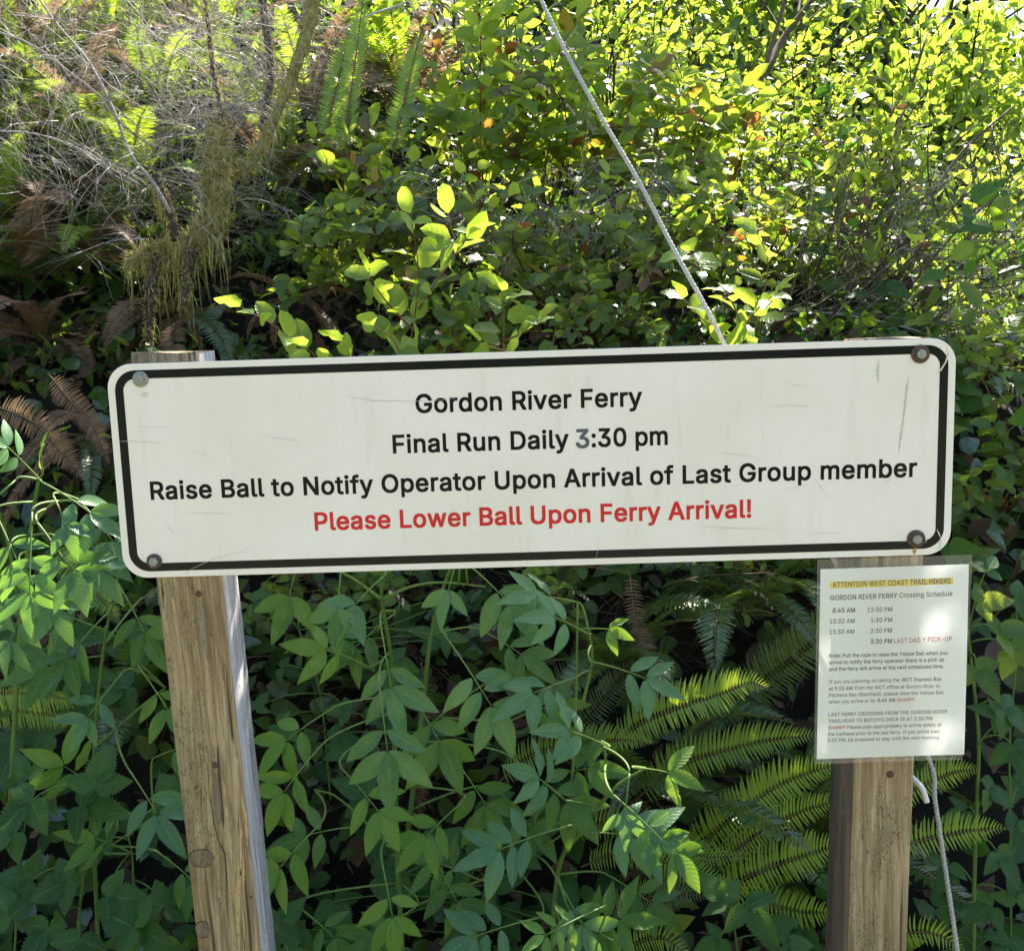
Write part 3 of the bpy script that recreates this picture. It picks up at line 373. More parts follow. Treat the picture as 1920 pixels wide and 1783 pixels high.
'b':(424, '46,0 50,-7 115,-7 119,0 120,42 132,25 149,10 165,-1 195,-12 230,-15 260,-13 295,-3 320,11 340,26 360,50 377,80 394,145 397,190 395,230 388,265 375,300 360,326 320,366 290,381 265,388 230,391 195,388 165,379 145,365 125,343 123,345 121,510 120,515 115,516 50,516 46,510|120,190 123,225 132,260 145,284 166,305 190,317 220,323 250,318 274,305 294,285 310,255 318,225 321,190 318,155 310,123 295,94 270,70 250,59 220,54 190,59 169,70 144,95 131,120 123,150'),
'c':(396, '27,185 30,145 38,110 49,80 68,50 90,27 111,10 140,-4 170,-12 210,-15 265,-8 310,14 330,30 347,50 360,73 370,105 365,109 300,124 286,95 268,75 240,59 205,53 175,59 154,70 127,100 115,121 107,150 103,190 106,220 113,250 129,280 153,305 175,317 205,323 240,317 264,305 285,281 300,255 365,270 369,280 360,305 344,330 326,350 290,374 235,390 170,389 140,381 110,365 85,345 67,325 50,297 38,265 30,230'),
'd':(424, '27,190 30,145 37,110 48,80 65,50 81,30 105,10 160,-12 195,-15 230,-12 260,-1 276,10 293,25 305,42 307,-5 378,-5 377,515 305,515 304,350 300,342 280,364 260,378 230,388 200,391 160,389 132,380 105,366 85,350 63,325 36,265 29,230|103,190 106,225 113,250 131,285 151,305 175,318 205,323 230,319 258,305 278,285 293,260 303,220 305,190 301,150 293,120 280,95 255,70 230,58 205,54 180,57 154,70 129,95 115,123 107,150'),
'e':(404, '27,185 30,145 38,110 50,79 68,50 85,30 110,11 140,-3 175,-12 215,-15 250,-12 290,-1 320,15 340,32 357,55 371,85 370,97 305,112 300,111 280,80 265,67 245,58 210,53 180,58 155,69 135,85 115,115 106,150 105,160 110,162 370,162 378,165 377,230 372,260 362,290 347,320 325,347 303,365 270,381 240,389 170,389 135,379 109,365 90,350 67,325 49,295 30,230|105,230 115,264 133,290 155,309 175,318 205,323 235,318 260,305 279,285 291,265 301,230'),
'f':(254, '-1,330 0,322 5,320 70,320 74,315 74,-5 145,-7 149,0 150,320 230,320 235,325 233,385 150,388 151,435 160,454 175,463 195,467 230,461 234,465 250,525 225,534 185,537 155,533 130,526 106,510 90,492 77,465 74,390 70,386 0,385'),
'g':(425, '27,190 29,150 36,115 49,85 81,40 109,20 135,7 160,0 195,-2 230,1 257,10 275,20 300,45 304,40 304,-5 298,-40 275,-70 245,-85 205,-90 180,-88 145,-74 107,-35 95,-35 44,-65 45,-75 57,-95 75,-115 100,-133 130,-147 165,-155 210,-158 270,-151 295,-143 330,-123 355,-97 370,-70 376,-45 379,-10 377,385 308,385 305,338 280,365 260,378 230,389 195,391 160,388 135,381 105,366 65,326 50,300 36,265 29,230|103,195 106,225 115,256 130,284 150,305 180,319 205,323 230,319 259,305 280,284 293,260 303,220 305,190 302,155 295,130 282,105 256,80 233,70 205,66 176,70 150,83 128,105 114,130 107,155'),
'h':(410, '46,0 50,-7 121,-5 121,225 124,255 131,275 150,299 185,318 210,322 240,317 264,300 283,270 289,230 289,-5 360,-7 364,0 364,245 357,300 348,325 327,355 300,376 265,387 230,391 182,385 145,367 123,350 121,510 120,515 115,516 50,516 46,510'),
'i':(167, '46,0 50,-7 121,-5 120,385 50,386 46,380|34,485 37,465 47,450 62,440 80,436 105,439 120,449 130,465 133,480 129,505 120,518 105,527 85,531 65,528 50,519 38,505'),
'k':(381, '46,0 50,-7 121,-5 121,135 150,162 155,163 287,-5 375,-7 379,0 375,10 213,215 365,372 366,385 278,385 125,228 121,235 121,510 120,515 115,516 50,516 46,510'),
'l':(189, '46,85 53,40 68,15 95,-3 140,-9 165,-8 185,-4 188,0 176,60 135,61 125,70 122,80 121,510 120,515 115,516 50,516 46,510'),
'm':(610, '46,0 50,-7 121,-5 121,235 125,265 134,285 150,304 180,321 200,323 225,319 245,306 263,280 267,255 268,-5 340,-6 342,245 346,270 352,285 363,300 380,314 400,321 420,323 445,318 465,308 484,280 489,250 489,-5 563,-5 564,260 560,300 546,335 528,360 505,377 470,390 435,393 405,390 375,381 349,365 332,350 320,333 294,365 260,387 220,393 190,391 165,381 145,369 120,342 117,385 48,385'),
'n':(410, '46,0 50,-7 121,-5 121,225 124,255 131,275 150,299 185,318 210,322 240,317 264,300 283,270 289,230 289,-5 363,-5 362,275 357,300 345,330 327,355 301,375 265,387 230,391 185,386 145,367 120,341 117,385 48,385'),
'o':(415, '27,185 30,145 38,110 49,80 68,50 86,30 111,10 140,-4 170,-12 205,-15 245,-12 275,-4 305,10 330,30 347,50 365,79 386,145 388,185 386,230 377,265 365,297 348,325 330,346 306,365 275,381 245,389 205,391 170,389 140,381 110,365 67,325 49,295 38,265 30,230|103,185 106,220 113,250 129,280 153,305 180,319 205,323 235,319 262,305 289,275 300,254 308,225 312,185 308,150 300,121 286,95 265,73 235,57 205,53 180,57 150,73 130,95 115,121 107,150'),
'p':(424, '46,-140 50,-150 120,-148 121,25 125,35 149,10 165,-1 195,-12 230,-15 265,-12 295,-3 320,11 340,26 360,50 375,76 387,110 394,145 397,190 395,230 388,265 375,300 360,326 320,366 290,381 265,388 230,391 195,388 165,379 134,355 120,337 117,385 48,385|120,190 123,225 132,260 145,284 166,305 190,317 220,323 250,318 274,305 294,285 310,255 318,225 321,190 318,155 310,123 295,94 270,70 250,59 220,54 190,59 169,70 144,95 131,120 123,150'),
'q':(424, '27,190 30,145 37,110 48,80 65,50 81,30 105,10 160,-12 195,-15 230,-12 260,-1 276,10 301,35 304,25 305,-148 375,-150 379,-145 377,385 308,385 305,336 290,355 260,378 230,388 195,391 160,389 130,379 105,366 65,327 50,300 36,265 29,230|103,190 106,225 113,250 131,285 151,305 175,318 205,323 230,319 258,305 278,285 293,260 303,220 305,190 301,150 293,120 280,95 255,70 230,58 205,54 180,57 154,70 129,95 115,123 107,150'),
'r':(259, '46,0 50,-7 121,-5 121,235 124,260 131,275 145,294 165,309 190,317 210,319 245,315 250,320 248,390 210,392 175,386 145,372 120,346 117,385 48,385'),
's':(365, '29,95 38,60 55,34 75,15 110,-4 140,-11 180,-15 225,-12 265,-1 298,20 317,40 332,70 338,105 332,145 313,175 295,191 265,207 145,240 129,250 118,265 116,275 120,292 136,310 160,322 185,326 215,321 235,311 265,270 330,284 331,295 321,320 305,345 285,364 260,378 225,388 190,391 145,388 110,376 80,359 60,339 44,310 40,275 48,230 65,204 85,187 115,173 233,140 248,130 255,120 260,100 255,86 235,66 215,57 180,52 155,56 130,66 111,85 100,112 95,114 30,100'),
't':(227, '-1,330 0,322 5,320 55,320 58,315 58,90 67,45 85,16 105,2 135,-8 170,-11 195,-10 215,-5 220,0 220,5 207,60 170,57 150,62 140,70 135,80 133,100 133,315 135,320 210,322 210,385 135,387 133,475 125,478 60,477 58,390 55,386 0,385'),
'u':(410, '46,140 47,105 62,55 83,25 110,4 140,-7 180,-12 225,-7 265,13 290,39 291,0 295,-7 363,-5 362,385 290,385 289,155 286,125 275,100 263,85 245,70 225,61 200,57 170,63 145,80 126,110 121,145 120,385 48,385'),
'v':(389, '10,380 157,-5 230,-7 378,375 376,385 299,385 218,160 195,86 171,160 90,385 15,386'),
'w':(567, '16,380 132,-5 206,-5 285,273 362,-5 435,-6 552,375 551,385 474,385 400,111 395,109 368,220 321,385 247,385 200,220 170,97 139,220 92,385 20,386'),
'x':(379, '14,0 15,-6 20,-7 97,-5 190,137 281,-5 364,-5 365,5 236,190 356,370 359,375 357,385 280,386 275,384 190,250 106,385 24,385 22,375 25,370 145,195 15,6'),
'y':(389, '10,380 155,0 136,-50 115,-75 95,-83 55,-80 40,-140 42,-145 60,-150 120,-150 145,-142 165,-130 181,-115 197,-90 210,-63 378,380 375,386 299,385 195,90 90,385 15,386'),
}
# ================================================================== ground and hillside
def sm(t): t = max(0, min(1, t)); return t * t * (3 - 2 * t)
BP = [(-60, 0), (.72, 0), (.95, .18), (1.22, .85), (1.45, 1.40), (1.9, 1.62), (2.6, 2.0), (3.4, 2.5), (4.6, 3.15), (6.5, 3.7), (10, 4.0), (20, 4.2), (200, 6)]
def bank(x, y):
    yy = y + .10 * math.sin(x * 2.3) + .05 * math.sin(x * 6.1 + 1)
    for (a, b), (c, d) in zip(BP, BP[1:]):
        if yy <= c:
            z = b + (d - b) * max(0, (yy - a) / (c - a)); break
    else: z = 6
    k = 1 - .62 * sm((x - .55) / 2.2) * sm((y - .9) / 2.0)
    z = z * k * (1 + .22 * sm((.1 - x) / .8) * sm((y - 1.5) / 1.2))
    if y > .6: z += .05 * math.sin(x * 5 + y * 3) * math.sin(y * 7 - x) + .03 * math.sin(x * 13) * math.sin(y * 11 + 2)
    return z
def on_bank(px, py, back=0.0):
    """where the view line through a photo pixel first meets the hillside, moved back-wards by `back` towards the camera"""
    y = .5
    while y < 30:
        p = at(px, py, y)
        if p.z <= bank(p.x, y): break
        y += .02
    return at(px, py, y - back)
def sheet(name, xs, ys, zf, mat):
    V = [(x, y, zf(x, y)) for y in ys for x in xs]; n = len(xs)
    F = [(j * n + i, j * n + i + 1, (j + 1) * n + i + 1, (j + 1) * n + i) for j in range(len(ys) - 1) for i in range(n - 1)]
    a = Acc(); a.faces(V, F); return link(name, a.mesh(name, mat), kind='structure')
xs = [-60, -30, -15, -8, -5] + [-4 + .1 * i for i in range(91)] + [6, 8, 12, 20, 35, 60]
ys = [.6 + .06 * i for i in range(60)] + [4.3, 4.8, 5.5, 6.5, 8, 10, 14, 20, 30, 60, 120]
sheet('hillside', xs, ys, lambda x, y: bank(x, y) - .02, MAT['soil'])
def gz(x, y): return .02 * math.sin(x * 2) * math.sin(y * 1.7) - .035
sheet('ground', [-120, -60, -30, -15, -8] + [-5 + .4 * i for i in range(26)] + [8, 15, 30, 60, 120], [-120, -60, -30, -15, -8, -5, -4, -3, -2, -1.5, -1, -.5, 0, .4, .8, 1.2], gz, MAT['gravel'])

# ================================================================== lettering
_gf = {}
def glyph_fill(g):
    if g in _gf: return _gf[g]
    S_ = [[tuple(map(int, q.split(','))) for q in sp.split(' ')] for sp in g.split('|')]
    cu = bpy.data.curves.new('t', 'CURVE'); cu.dimensions = '2D'; cu.fill_mode = 'FRONT'
    for P in S_:
        s_ = cu.splines.new('POLY'); s_.points.add(len(P) - 1); s_.use_cyclic_u = True
        for i, (x, z) in enumerate(P): s_.points[i].co = (x / 100, z / 100, 0, 1)
    ob = bpy.data.objects.new('t', cu); me = bpy.data.meshes.new_from_object(ob); bpy.data.objects.remove(ob); bpy.data.curves.remove(cu)
    r = ([(v.co.x * 100, v.co.y * 100) for v in me.vertices], [tuple(p.vertices) for p in me.polygons], S_); bpy.data.meshes.remove(me); _gf[g] = r; return r
def text_mesh(s, h, bold, mat, width=None, x0=0, z0=0, anchor='L', y=0.0, slope=0.0, glyph_y=None, depth=0.0):
    """letters as flat cut shapes in the plane y; h = capital height, width = overall width reached by letter spacing"""
    k = h / 509.0; pen = 0; items = []
    for ch in s:
        adv, g = (GLYPHS_BOLD if bold > 15 else GLYPHS)[ch]; items.append((pen, g)); pen += adv
    def ext():
        lo, hi = 1e9, -1e9
        for p, g in items:
            if g:
                X_ = [int(q.split(',')[0]) + p for sp in g.split('|') for q in sp.split(' ')]
                lo = min(lo, min(X_)); hi = max(hi, max(X_))
        return lo, hi
    lo, hi = ext()
    if width is not None and len(s) > 1:
        sq = max(.80, min(1.0, width / k / (hi - lo) * .975))
        e = (width / k / sq - (hi - lo)) / (len(s) - 1)
        items = [(p + e * i, g) for i, (p, g) in enumerate(items)]; lo, hi = ext()
    else: sq = 1.0
    shift = {'L': 0, 'R': -(hi - lo) * k * sq, 'C': -(hi - lo) * k * sq / 2}[anchor]; a = Acc()
    for ci, (p, g) in enumerate(items):
        if not g: continue
        gv, gf, gs = glyph_fill(g)
        a.faces([(((x + p - lo) * sq) * k + shift, 0, z * k) for x, z in gv], gf)
        if bold > 15 or bold < 10: continue
        bw = bold - 7; V = []; F = []; q = 0                       # the heavier weight: a band round each outline
        for P in gs:
            for i, (x1, z1) in enumerate(P):
                x2, z2 = P[(i + 1) % len(P)]; L = math.hypot(x2 - x1, z2 - z1)
                if L < .1: continue
                dx, dz = (x2 - x1) / L, (z2 - z1) / L; e = bw * .45; yy = -.00003 * (1 + q % 3); b0 = len(V); q += 1
                for xx, zz in ((x1 - dx * e - dz * bw, z1 - dz * e + dx * bw), (x1 - dx * e + dz * bw, z1 - dz * e - dx * bw), (x2 + dx * e + dz * bw, z2 + dz * e - dx * bw), (x2 + dx * e - dz * bw, z2 + dz * e + dx * bw)):
                    V.append(((xx + p - lo) * sq * k + shift, yy, zz * k))
                F.append((b0, b0 + 1, b0 + 2, b0 + 3))
        a.faces(V, F)
    me = a.mesh('lettering', mat, False)
    n = len(me.vertices); co = np.empty(n * 3, np.float32); me.vertices.foreach_get('co', co); co = co.reshape(-1, 3)
    out = np.stack([co[:, 0] + x0, co[:, 1] + y, co[:, 2] + z0 + slope * co[:, 0]], 1).astype(np.float32)
    me.vertices.foreach_set('co', out.ravel()); me.update()
    return me
def T0(x, y, z): return Matrix.Translation((x, y, z))

# ================================================================== sign
def rrect(w, h, r, n=10):
    P = []
    for cx, cz, a0 in ((w / 2 - r, h / 2 - r, 0), (-w / 2 + r, h / 2 - r, 90), (-w / 2 + r, -h / 2 + r, 180), (w / 2 - r, -h / 2 + r, 270)):
        for i in range(n + 1):
            a = R(a0 + 90 * i / n); P.append((cx + r * math.cos(a), cz + r * math.sin(a)))
    return P
def enamel(name, col, rough, dirt, spec=.3):
    N = NT(name); o = N.obj()
    n1 = N.noise(o, 6, 4); n2 = N.noise(N.scaled(o, (1, 1, .15)), 40, 3); n3 = N.noise(o, 320, 2)
    d = N.math('MULTIPLY', N.math('GREATER_THAN', n3, .73), N.math('GREATER_THAN', N.noise(o, 22, 2), .5))
    c = N.mix(N.ramp(n1, [(.38, (0, 0, 0)), (.68, (1, 1, 1))]), col, tuple(x * y for x, y in zip(col, (.94, .935, .88))))
    c = N.mix(N.math('MULTIPLY', N.ramp(n2, [(.58, (0, 0, 0)), (.8, (1, 1, 1))]), .14), c, dirt)
    c = N.mix(N.math('MULTIPLY', d, .35), c, dirt)
    b = N.n('ShaderNodeBump', {'Height': N.noise(o, 14, 2), 'Strength': .06, 'Distance': .002}).outputs[0]
    rr = N.math('MULTIPLY_ADD', n1, .10, rough - .04)
    return N.end(N.n('ShaderNodeBsdfPrincipled', {'Base Color': c, 'Roughness': rr, 'Specular IOR Level': spec, 'Normal': b}).outputs[0])
M_white = enamel('cream_sign_face', (.88, .82, .75), .28, (.33, .32, .24))
M_black = enamel('black_sign_print', (.010, .011, .012), .14, (.05, .05, .045), .18)
M_red = enamel('red_sign_print', (.66, .02, .025), .25, (.45, .10, .08))
M_grey = enamel('grey_paint_pen', (.10, .105, .13), .4, (.4, .4, .4))
M_scr = enamel('scratch_grey', (.56, .55, .48), .5, (.3, .3, .28))
M_chip = enamel('bare_chip', (.66, .65, .50), .5, (.4, .4, .3))
def metal(name, c1, c2, rough, met):
    N = NT(name); o = N.obj(); n = N.noise(o, 260, 4, .7)
    c = N.ramp(n, [(.35, c1), (.65, c2)])
    b = N.n('ShaderNodeBump', {'Height': n, 'Strength': .4, 'Distance': .0006}).outputs[0]
    return N.end(N.n('ShaderNodeBsdfPrincipled', {'Base Color': c, 'Roughness': rough, 'Metallic': met, 'Normal': b}).outputs[0])
M_bolt = metal('galvanised_bolt', (.22, .23, .20), (.36, .37, .32), .55, .5)
M_rust = metal('rusty_washer', (.06, .04, .032), (.135, .08, .052), .8, .2)
M_nail = metal('nail_head', (.06, .035, .03), (.14, .08, .06), .6, .5)

SW, SH = 1.22, .3155
sign = empty('information_sign', (0, 0, ZS), 'long cream metal sign with black border and ferry instructions bolted across two wooden posts', 'sign')
a = Acc(); P = rrect(SW, SH, .036, 12); n = len(P)
V = []
for yy, ins in ((.0024, .0006), (.0018, 0), (.0, 0), (-.0004, .0007)):
    for x, z in rrect(SW - 2 * ins, SH - 2 * ins, .036 - ins, 12): V.append((x, yy, z))
F = [tuple(range(n)), tuple(range(3 * n, 4 * n))[::-1]]
for k in range(3):
    for i in range(n):
        j = (i + 1) % n; F.append((k * n + i, (k + 1) * n + i, (k + 1) * n + j, k * n + j))
a.faces(V, F); pm = a.mesh('panel', M_white, False)
link('panel', pm, sign, T0(0, 0, ZS))
def ring(w, h, r, t, y, mat, name):
    A_ = rrect(w, h, r, 12); B_ = rrect(w - 2 * t, h - 2 * t, max(.004, r - t), 12); n = len(A_); a = Acc()
    a.faces([(x, y, z) for x, z in A_] + [(x, y, z) for x, z in B_], [(i, (i + 1) % n, n + (i + 1) % n, n + i) for i in range(n)])
    return a.mesh(name, mat, False)
link('border', ring(SW - .021, SH - .019, .030, .0122, -.0007, M_black, 'border'), sign, T0(0, 0, ZS))
for txt, x0, x1, zb, mat in (('Gordon River Ferry', -.1659, .1611, .0747, M_black), ('Final Run Daily', -.2018, .0540, .0170, M_black),
        (':30 pm', .0872, .1974, .0172, M_black), ('Raise Ball to Notify Operator Upon Arrival of Last Group member', -.5604, .5584, -.0405, M_black),
        ('Please Lower Ball Upon Ferry Arrival!', -.3222, .3182, -.0935, M_red)):
    me = text_mesh(txt, .0256, 20, mat, x1 - x0, x0, zb, y=-.0008); link('lettering', me, sign, T0(0, 0, ZS))
me = text_mesh('3', .0262, 16, M_grey, None, .0640, .0165, y=-.0008); link('painted_digit', me, sign, T0(0, 0, ZS))
def hexa(r, y0, y1, ch=.0):
    V = []; F = []
    for yy, rr in ((y0, r), (y1 + ch, r), (y1, r * .86)):
        for i in range(6): w = R(60 * i + 15); V.append((rr * math.cos(w), yy, rr * math.sin(w)))
    for k in range(2):
        for i in range(6): F.append((k * 6 + i, k * 6 + (i + 1) % 6, (k + 1) * 6 + (i + 1) % 6, (k + 1) * 6 + i))
    F.append(tuple(range(12, 18))); return V, F
def disc(r, y0, y1, n=24, dome=0.0):
    V = []; F = []
    for yy, rr in ((y0, r), (y1 + .0004, r), (y1, r * .93), (y1 - dome, r * .5), (y1 - dome * 1.2, r * .01)):
        for i in range(n): w = 2 * math.pi * i / n; V.append((rr * math.cos(w), yy, rr * math.sin(w)))
    for k in range(4):
        for i in range(n): F.append((k * n + i, k * n + (i + 1) % n, (k + 1) * n + (i + 1) % n, (k + 1) * n + i))
    return V, F
bolts = [(-.5609, .1354, .0113, M_bolt, 'grey bolt with grey washer'), (-.5627, -.1331, .0113, M_rust, None), (.5588, .1359, .0132, M_rust, None), (.5591, -.1331, .0132, M_rust, None)]
for i, (x, z, r, mt, _) in enumerate(bolts):
    a = Acc(); a.faces(*hexa(.0072, -.002, -.0085, .0012)); b = link('bolt', a.mesh('bolt', M_bolt, False), sign, T0(x, 0, ZS + z) @ Matrix.Rotation(R(17 * i), 4, 'Y'))
    if mt is M_bolt: b['label'] = 'clean galvanised bolt at the upper left corner'
    a = Acc(); a.faces(*disc(r, .0, -.003, dome=.001)); w_ = bpy.data.objects.new('washer', a.mesh('washer', mt, True)); COL.objects.link(w_); w_.parent = b
def ribbon(pts, w, y, mat, name, parent, loc):
    a = Acc(); V = []; n = len(pts)
    for i, (x, z) in enumerate(pts):
        x2, z2 = pts[min(i + 1, n - 1)]; x1, z1 = pts[max(i - 1, 0)]; d = math.hypot(x2 - x1, z2 - z1) or 1
        k = w * (.25 if i in (0, n - 1) else 1) * rnd.uniform(.6, 1.2)
        V += [(x - (z2 - z1) / d * k, y, z + (x2 - x1) / d * k), (x + (z2 - z1) / d * k, y, z - (x2 - x1) / d * k)]
    a.faces(V, [(2 * i, 2 * i + 1, 2 * i + 3, 2 * i + 2) for i in range(n - 1)])
    return link(name, a.mesh(name, mat, False), parent, T0(*loc))
def sgn(px, py): p = at(px, py, 0); return (p.x, p.z - ZS)
SCR = [[(255, 800), (290, 801), (318, 801)], [(213, 828), (240, 827), (285, 829), (305, 832)], [(345, 1078), (360, 1066), (400, 1048), (450, 1035), (482, 1024)], [(308, 976), (318, 990), (331, 1004)],
       [(345, 962), (390, 962), (434, 963)], [(485, 815), (512, 820), (545, 824), (560, 827)], [(362, 846), (380, 853), (398, 860)], [(1434, 765), (1470, 760), (1500, 761), (1526, 762)], [(1523, 892), (1540, 915), (1556, 937)],
       [(1466, 918), (1490, 913), (1520, 907)], [(1660, 909), (1664, 902), (1672, 893)], [(1530, 802), (1560, 805)], [(1122, 1000), (1121, 1030), (1117, 1046)], [(1340, 847), (1380, 852), (1425, 859)], [(1310, 987), (1370, 990), (1450, 992)],
       [(640, 740), (700, 752), (800, 752), (860, 748)], [(1510, 1003), (1545, 999), (1575, 999)], [(1470, 715), (1490, 723), (1515, 723)]]
for s_ in SCR: ribbon([sgn(*q) for q in s_], .00035, -.0013, M_scr, 'scratch', sign, (0, 0, ZS))
for s_, w in (([(1774, 650), (1777, 665), (1772, 680), (1764, 693), (1757, 701)], .0012), ([(1756, 992), (1760, 1000), (1763, 1008)], .0012), ([(1737, 1011), (1735, 1017)], .0015), ([(1763, 1010), (1762, 1024), (1758, 1030)], .002), ([(265, 742), (273, 740), (279, 737)], .0028)):
    ribbon([sgn(*q) for q in s_], w, -.0014, M_chip, 'chipped_spot', sign, (0, 0, ZS))
N = NT('rust_streak'); o = N.obj(); c = N.mix(N.noise(o, 300, 3), (.45, .16, .03), (.60, .36, .12)); M_streak = N.end(N.n('ShaderNodeBsdfPrincipled', {'Base Color': c, 'Roughness': .8}).outputs[0])
N = NT('lichen_streak'); o = N.obj(); c = N.mix(N.ramp(N.noise(o, 500, 3), [(.4, (0, 0, 0)), (.6, (1, 1, 1))]), (.70, .69, .58), (.46, .44, .32)); M_lich = N.end(N.n('ShaderNodeBsdfPrincipled', {'Base Color': c, 'Roughness': .8}).outputs[0])
ribbon([sgn(*q) for q in [(1715, 1026), (1714, 1032), (1714, 1039)]], .0035, -.0009, M_streak, 'rust_streak', sign, (0, 0, ZS))
ribbon([sgn(*q) for q in [(1704, 706), (1701, 722), (1698, 745), (1696, 765), (1693, 790), (1690, 812), (1687, 830), (1685, 850)]], .0016, -.0009, M_lich, 'dirt_streak', sign, (0, 0, ZS))
ribbon([sgn(*q) for q in [(1648, 675), (1645, 695), (1647, 718)]], .0022, -.0009, M_lich, 'dirt_streak', sign, (0, 0, ZS))

# ================================================================== posts
def wood(name, pal, grey, stain, seed, gap=0.0):
    N = NT(name); o = N.obj(); o2 = N.n('ShaderNodeVectorMath', {0: o, 1: (seed, seed * .7, seed * 1.3)}, operation='ADD').outputs[0]
    warp = N.n('ShaderNodeVectorMath', {0: N.scaled(o2, (1, 1, 1)), 1: N.n('ShaderNodeVectorMath', {0: N.n('ShaderNodeTexNoise', {'Vector': N.scaled(o2, (6, 6, 2.2)), 'Scale': 1.0, 'Detail': 2}).outputs[1], 1: (.035, .035, .035)}, operation='MULTIPLY').outputs[0]}, operation='ADD').outputs[0]
    g1 = N.noise(N.scaled(warp, (95, 95, 3.2)), 1.0, 4, .65)
    g2 = N.noise(N.scaled(warp, (360, 360, 12)), 1.0, 3, .6)
    g3 = N.noise(N.scaled(o2, (15, 15, 3.5)), 1.0, 4, .6)
    sp = N.noise(N.scaled(o2, (420, 420, 160)), 1.0, 2, .6)
    c = N.ramp(g1, [(.30, pal[0]), (.45, pal[1]), (.58, pal[2]), (.74, pal[3])])
    c = N.mix(N.math('MULTIPLY', N.ramp(g2, [(.3, (1, 1, 1)), (.55, (0, 0, 0))]), .55), c, tuple(x * .45 for x in pal[1]))
    c = N.mix(N.ramp(g3, [(.5, (0, 0, 0)), (.72, (.75, .75, .75))]), c, stain)
    c = N.mix(N.math('MULTIPLY', N.math('MULTIPLY', N.math('GREATER_THAN', sp, .60), N.ramp(g3, [(.42, (0, 0, 0)), (.55, (1, 1, 1))])), .6), c, (.05, .035, .02))
    pale = N.math('MULTIPLY', N.math('GREATER_THAN', N.noise(N.scaled(o2, (170, 170, 14)), 1.0, 2), .69), N.math('GREATER_THAN', N.noise(N.scaled(o2, (20, 20, 6)), 1.0, 1), .5))
    c = N.mix(N.math('MULTIPLY', pale, .7), c, (.55, .45, .28))
    ck = N.noise(N.scaled(warp, (70, 70, 1.1)), 1.0, 2, .5); ck = N.ramp(ck, [(.30, (1, 1, 1)), (.335, (0, 0, 0))]); c = N.mix(N.math('MULTIPLY', ck, .8), c, (.05, .033, .02))
    c = N.mix(grey, c, (.36, .36, .37))
    h = N.math('SUBTRACT', N.math('ADD', g1, N.math('MULTIPLY', g2, .6)), ck)
    b = N.n('ShaderNodeBump', {'Height': h, 'Strength': .9, 'Distance': .004}).outputs[0]
    return N.end(N.n('ShaderNodeBsdfPrincipled', {'Base Color': c, 'Roughness': .78, 'Specular IOR Level': .35, 'Normal': b}).outputs[0])
PAL = [(.14, .088, .042), (.28, .195, .10), (.41, .31, .17), (.55, .44, .26)]
M_wl = wood('post_wood', PAL, .0, (.17, .16, .10), 1.0)
M_wside = wood('post_wood_sheen_side', [(.26, .24, .25), (.38, .36, .37), (.50, .48, .49), (.62, .60, .60)], .0, (.40, .40, .42), 4.0)  # skylight sheen on the post's side face, painted as paler grey wood
M_wr = wood('post_wood_brown', [(.17, .11, .055), (.32, .225, .12), (.44, .33, .185), (.57, .45, .27)], .0, (.13, .11, .06), 2.0)
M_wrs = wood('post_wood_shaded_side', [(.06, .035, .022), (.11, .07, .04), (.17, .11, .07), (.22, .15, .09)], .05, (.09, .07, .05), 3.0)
M_knot = wood('knot_wood', [(.11, .07, .035), (.20, .135, .07), (.28, .20, .105), (.34, .25, .14)], .04, (.15, .12, .07), 5.0)
M_crack = plain('dark_crack', (.03, .018, .01), (.06, .04, .02), 90, .95)
def post(name, label, cx, sl, w, dep, z1, mats, rag, wob):
    """front face at y=.0035; x of its middle is cx + sl*(z - ZS)"""
    root = empty(name, (cx + sl * -ZS, .05, 0), label, 'post')
    a = Acc(); V = []; n = 60; z0 = -.3
    prof = [(-.5, 1), (-.5, .045), (-.455, 0), (-.2, 0), (.2, 0), (.455, 0), (.5, .045), (.5, 1)]
    mt = [0, 0, 0, 0, 0, 0, 0, 0]
    K = len(prof)
    for i in range(n + 1):
        z = z0 + (z1 - z0) * i / n
        for j, (u, v) in enumerate(prof):
            e = wob * (math.sin(z * 23 + j * 2.1) + .6 * math.sin(z * 57 + j) + .5 * math.sin(z * 131 + j * 3)) / 2
            zz = z + (rag * (math.sin(u * 21 + v * 9) + .5 * math.sin(u * 47)) if i == n else 0)
            V.append((cx + sl * (zz - ZS) + u * w + (e if abs(u) == .5 else 0), .0035 + v * dep, zz))
    F = []; side = []
    for i in range(n):
        for j in range(K):
            k = (j + 1) % K; F.append((i * K + j, i * K + k, (i + 1) * K + k, (i + 1) * K + j))
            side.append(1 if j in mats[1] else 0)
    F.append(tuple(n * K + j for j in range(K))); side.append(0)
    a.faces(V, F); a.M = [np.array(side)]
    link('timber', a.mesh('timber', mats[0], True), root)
    return root
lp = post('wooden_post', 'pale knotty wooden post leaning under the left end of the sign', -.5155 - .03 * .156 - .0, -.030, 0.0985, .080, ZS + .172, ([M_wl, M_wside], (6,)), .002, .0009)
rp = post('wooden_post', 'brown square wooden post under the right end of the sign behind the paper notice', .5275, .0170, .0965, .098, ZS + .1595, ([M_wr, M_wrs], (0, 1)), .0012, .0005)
for me_ in [lp.children[0].data, rp.children[0].data]:
    pass
def nail(px, py, r, parent, hole=True):
    p = at(px, py, .0035); a = Acc(); a.faces(*disc(r, .0, -.0016, 14, .0006)); link('nail', a.mesh('nail', M_nail), parent, T0(p.x, .0035, p.z))
nail(373, 1113, .0045, lp); nail(404, 1434, .0048, lp); nail(1669, 1451, .0055, rp); nail(471, 1681, .002, lp)
nail(367, 1477, .0014, lp); nail(396, 1190, .0012, lp)
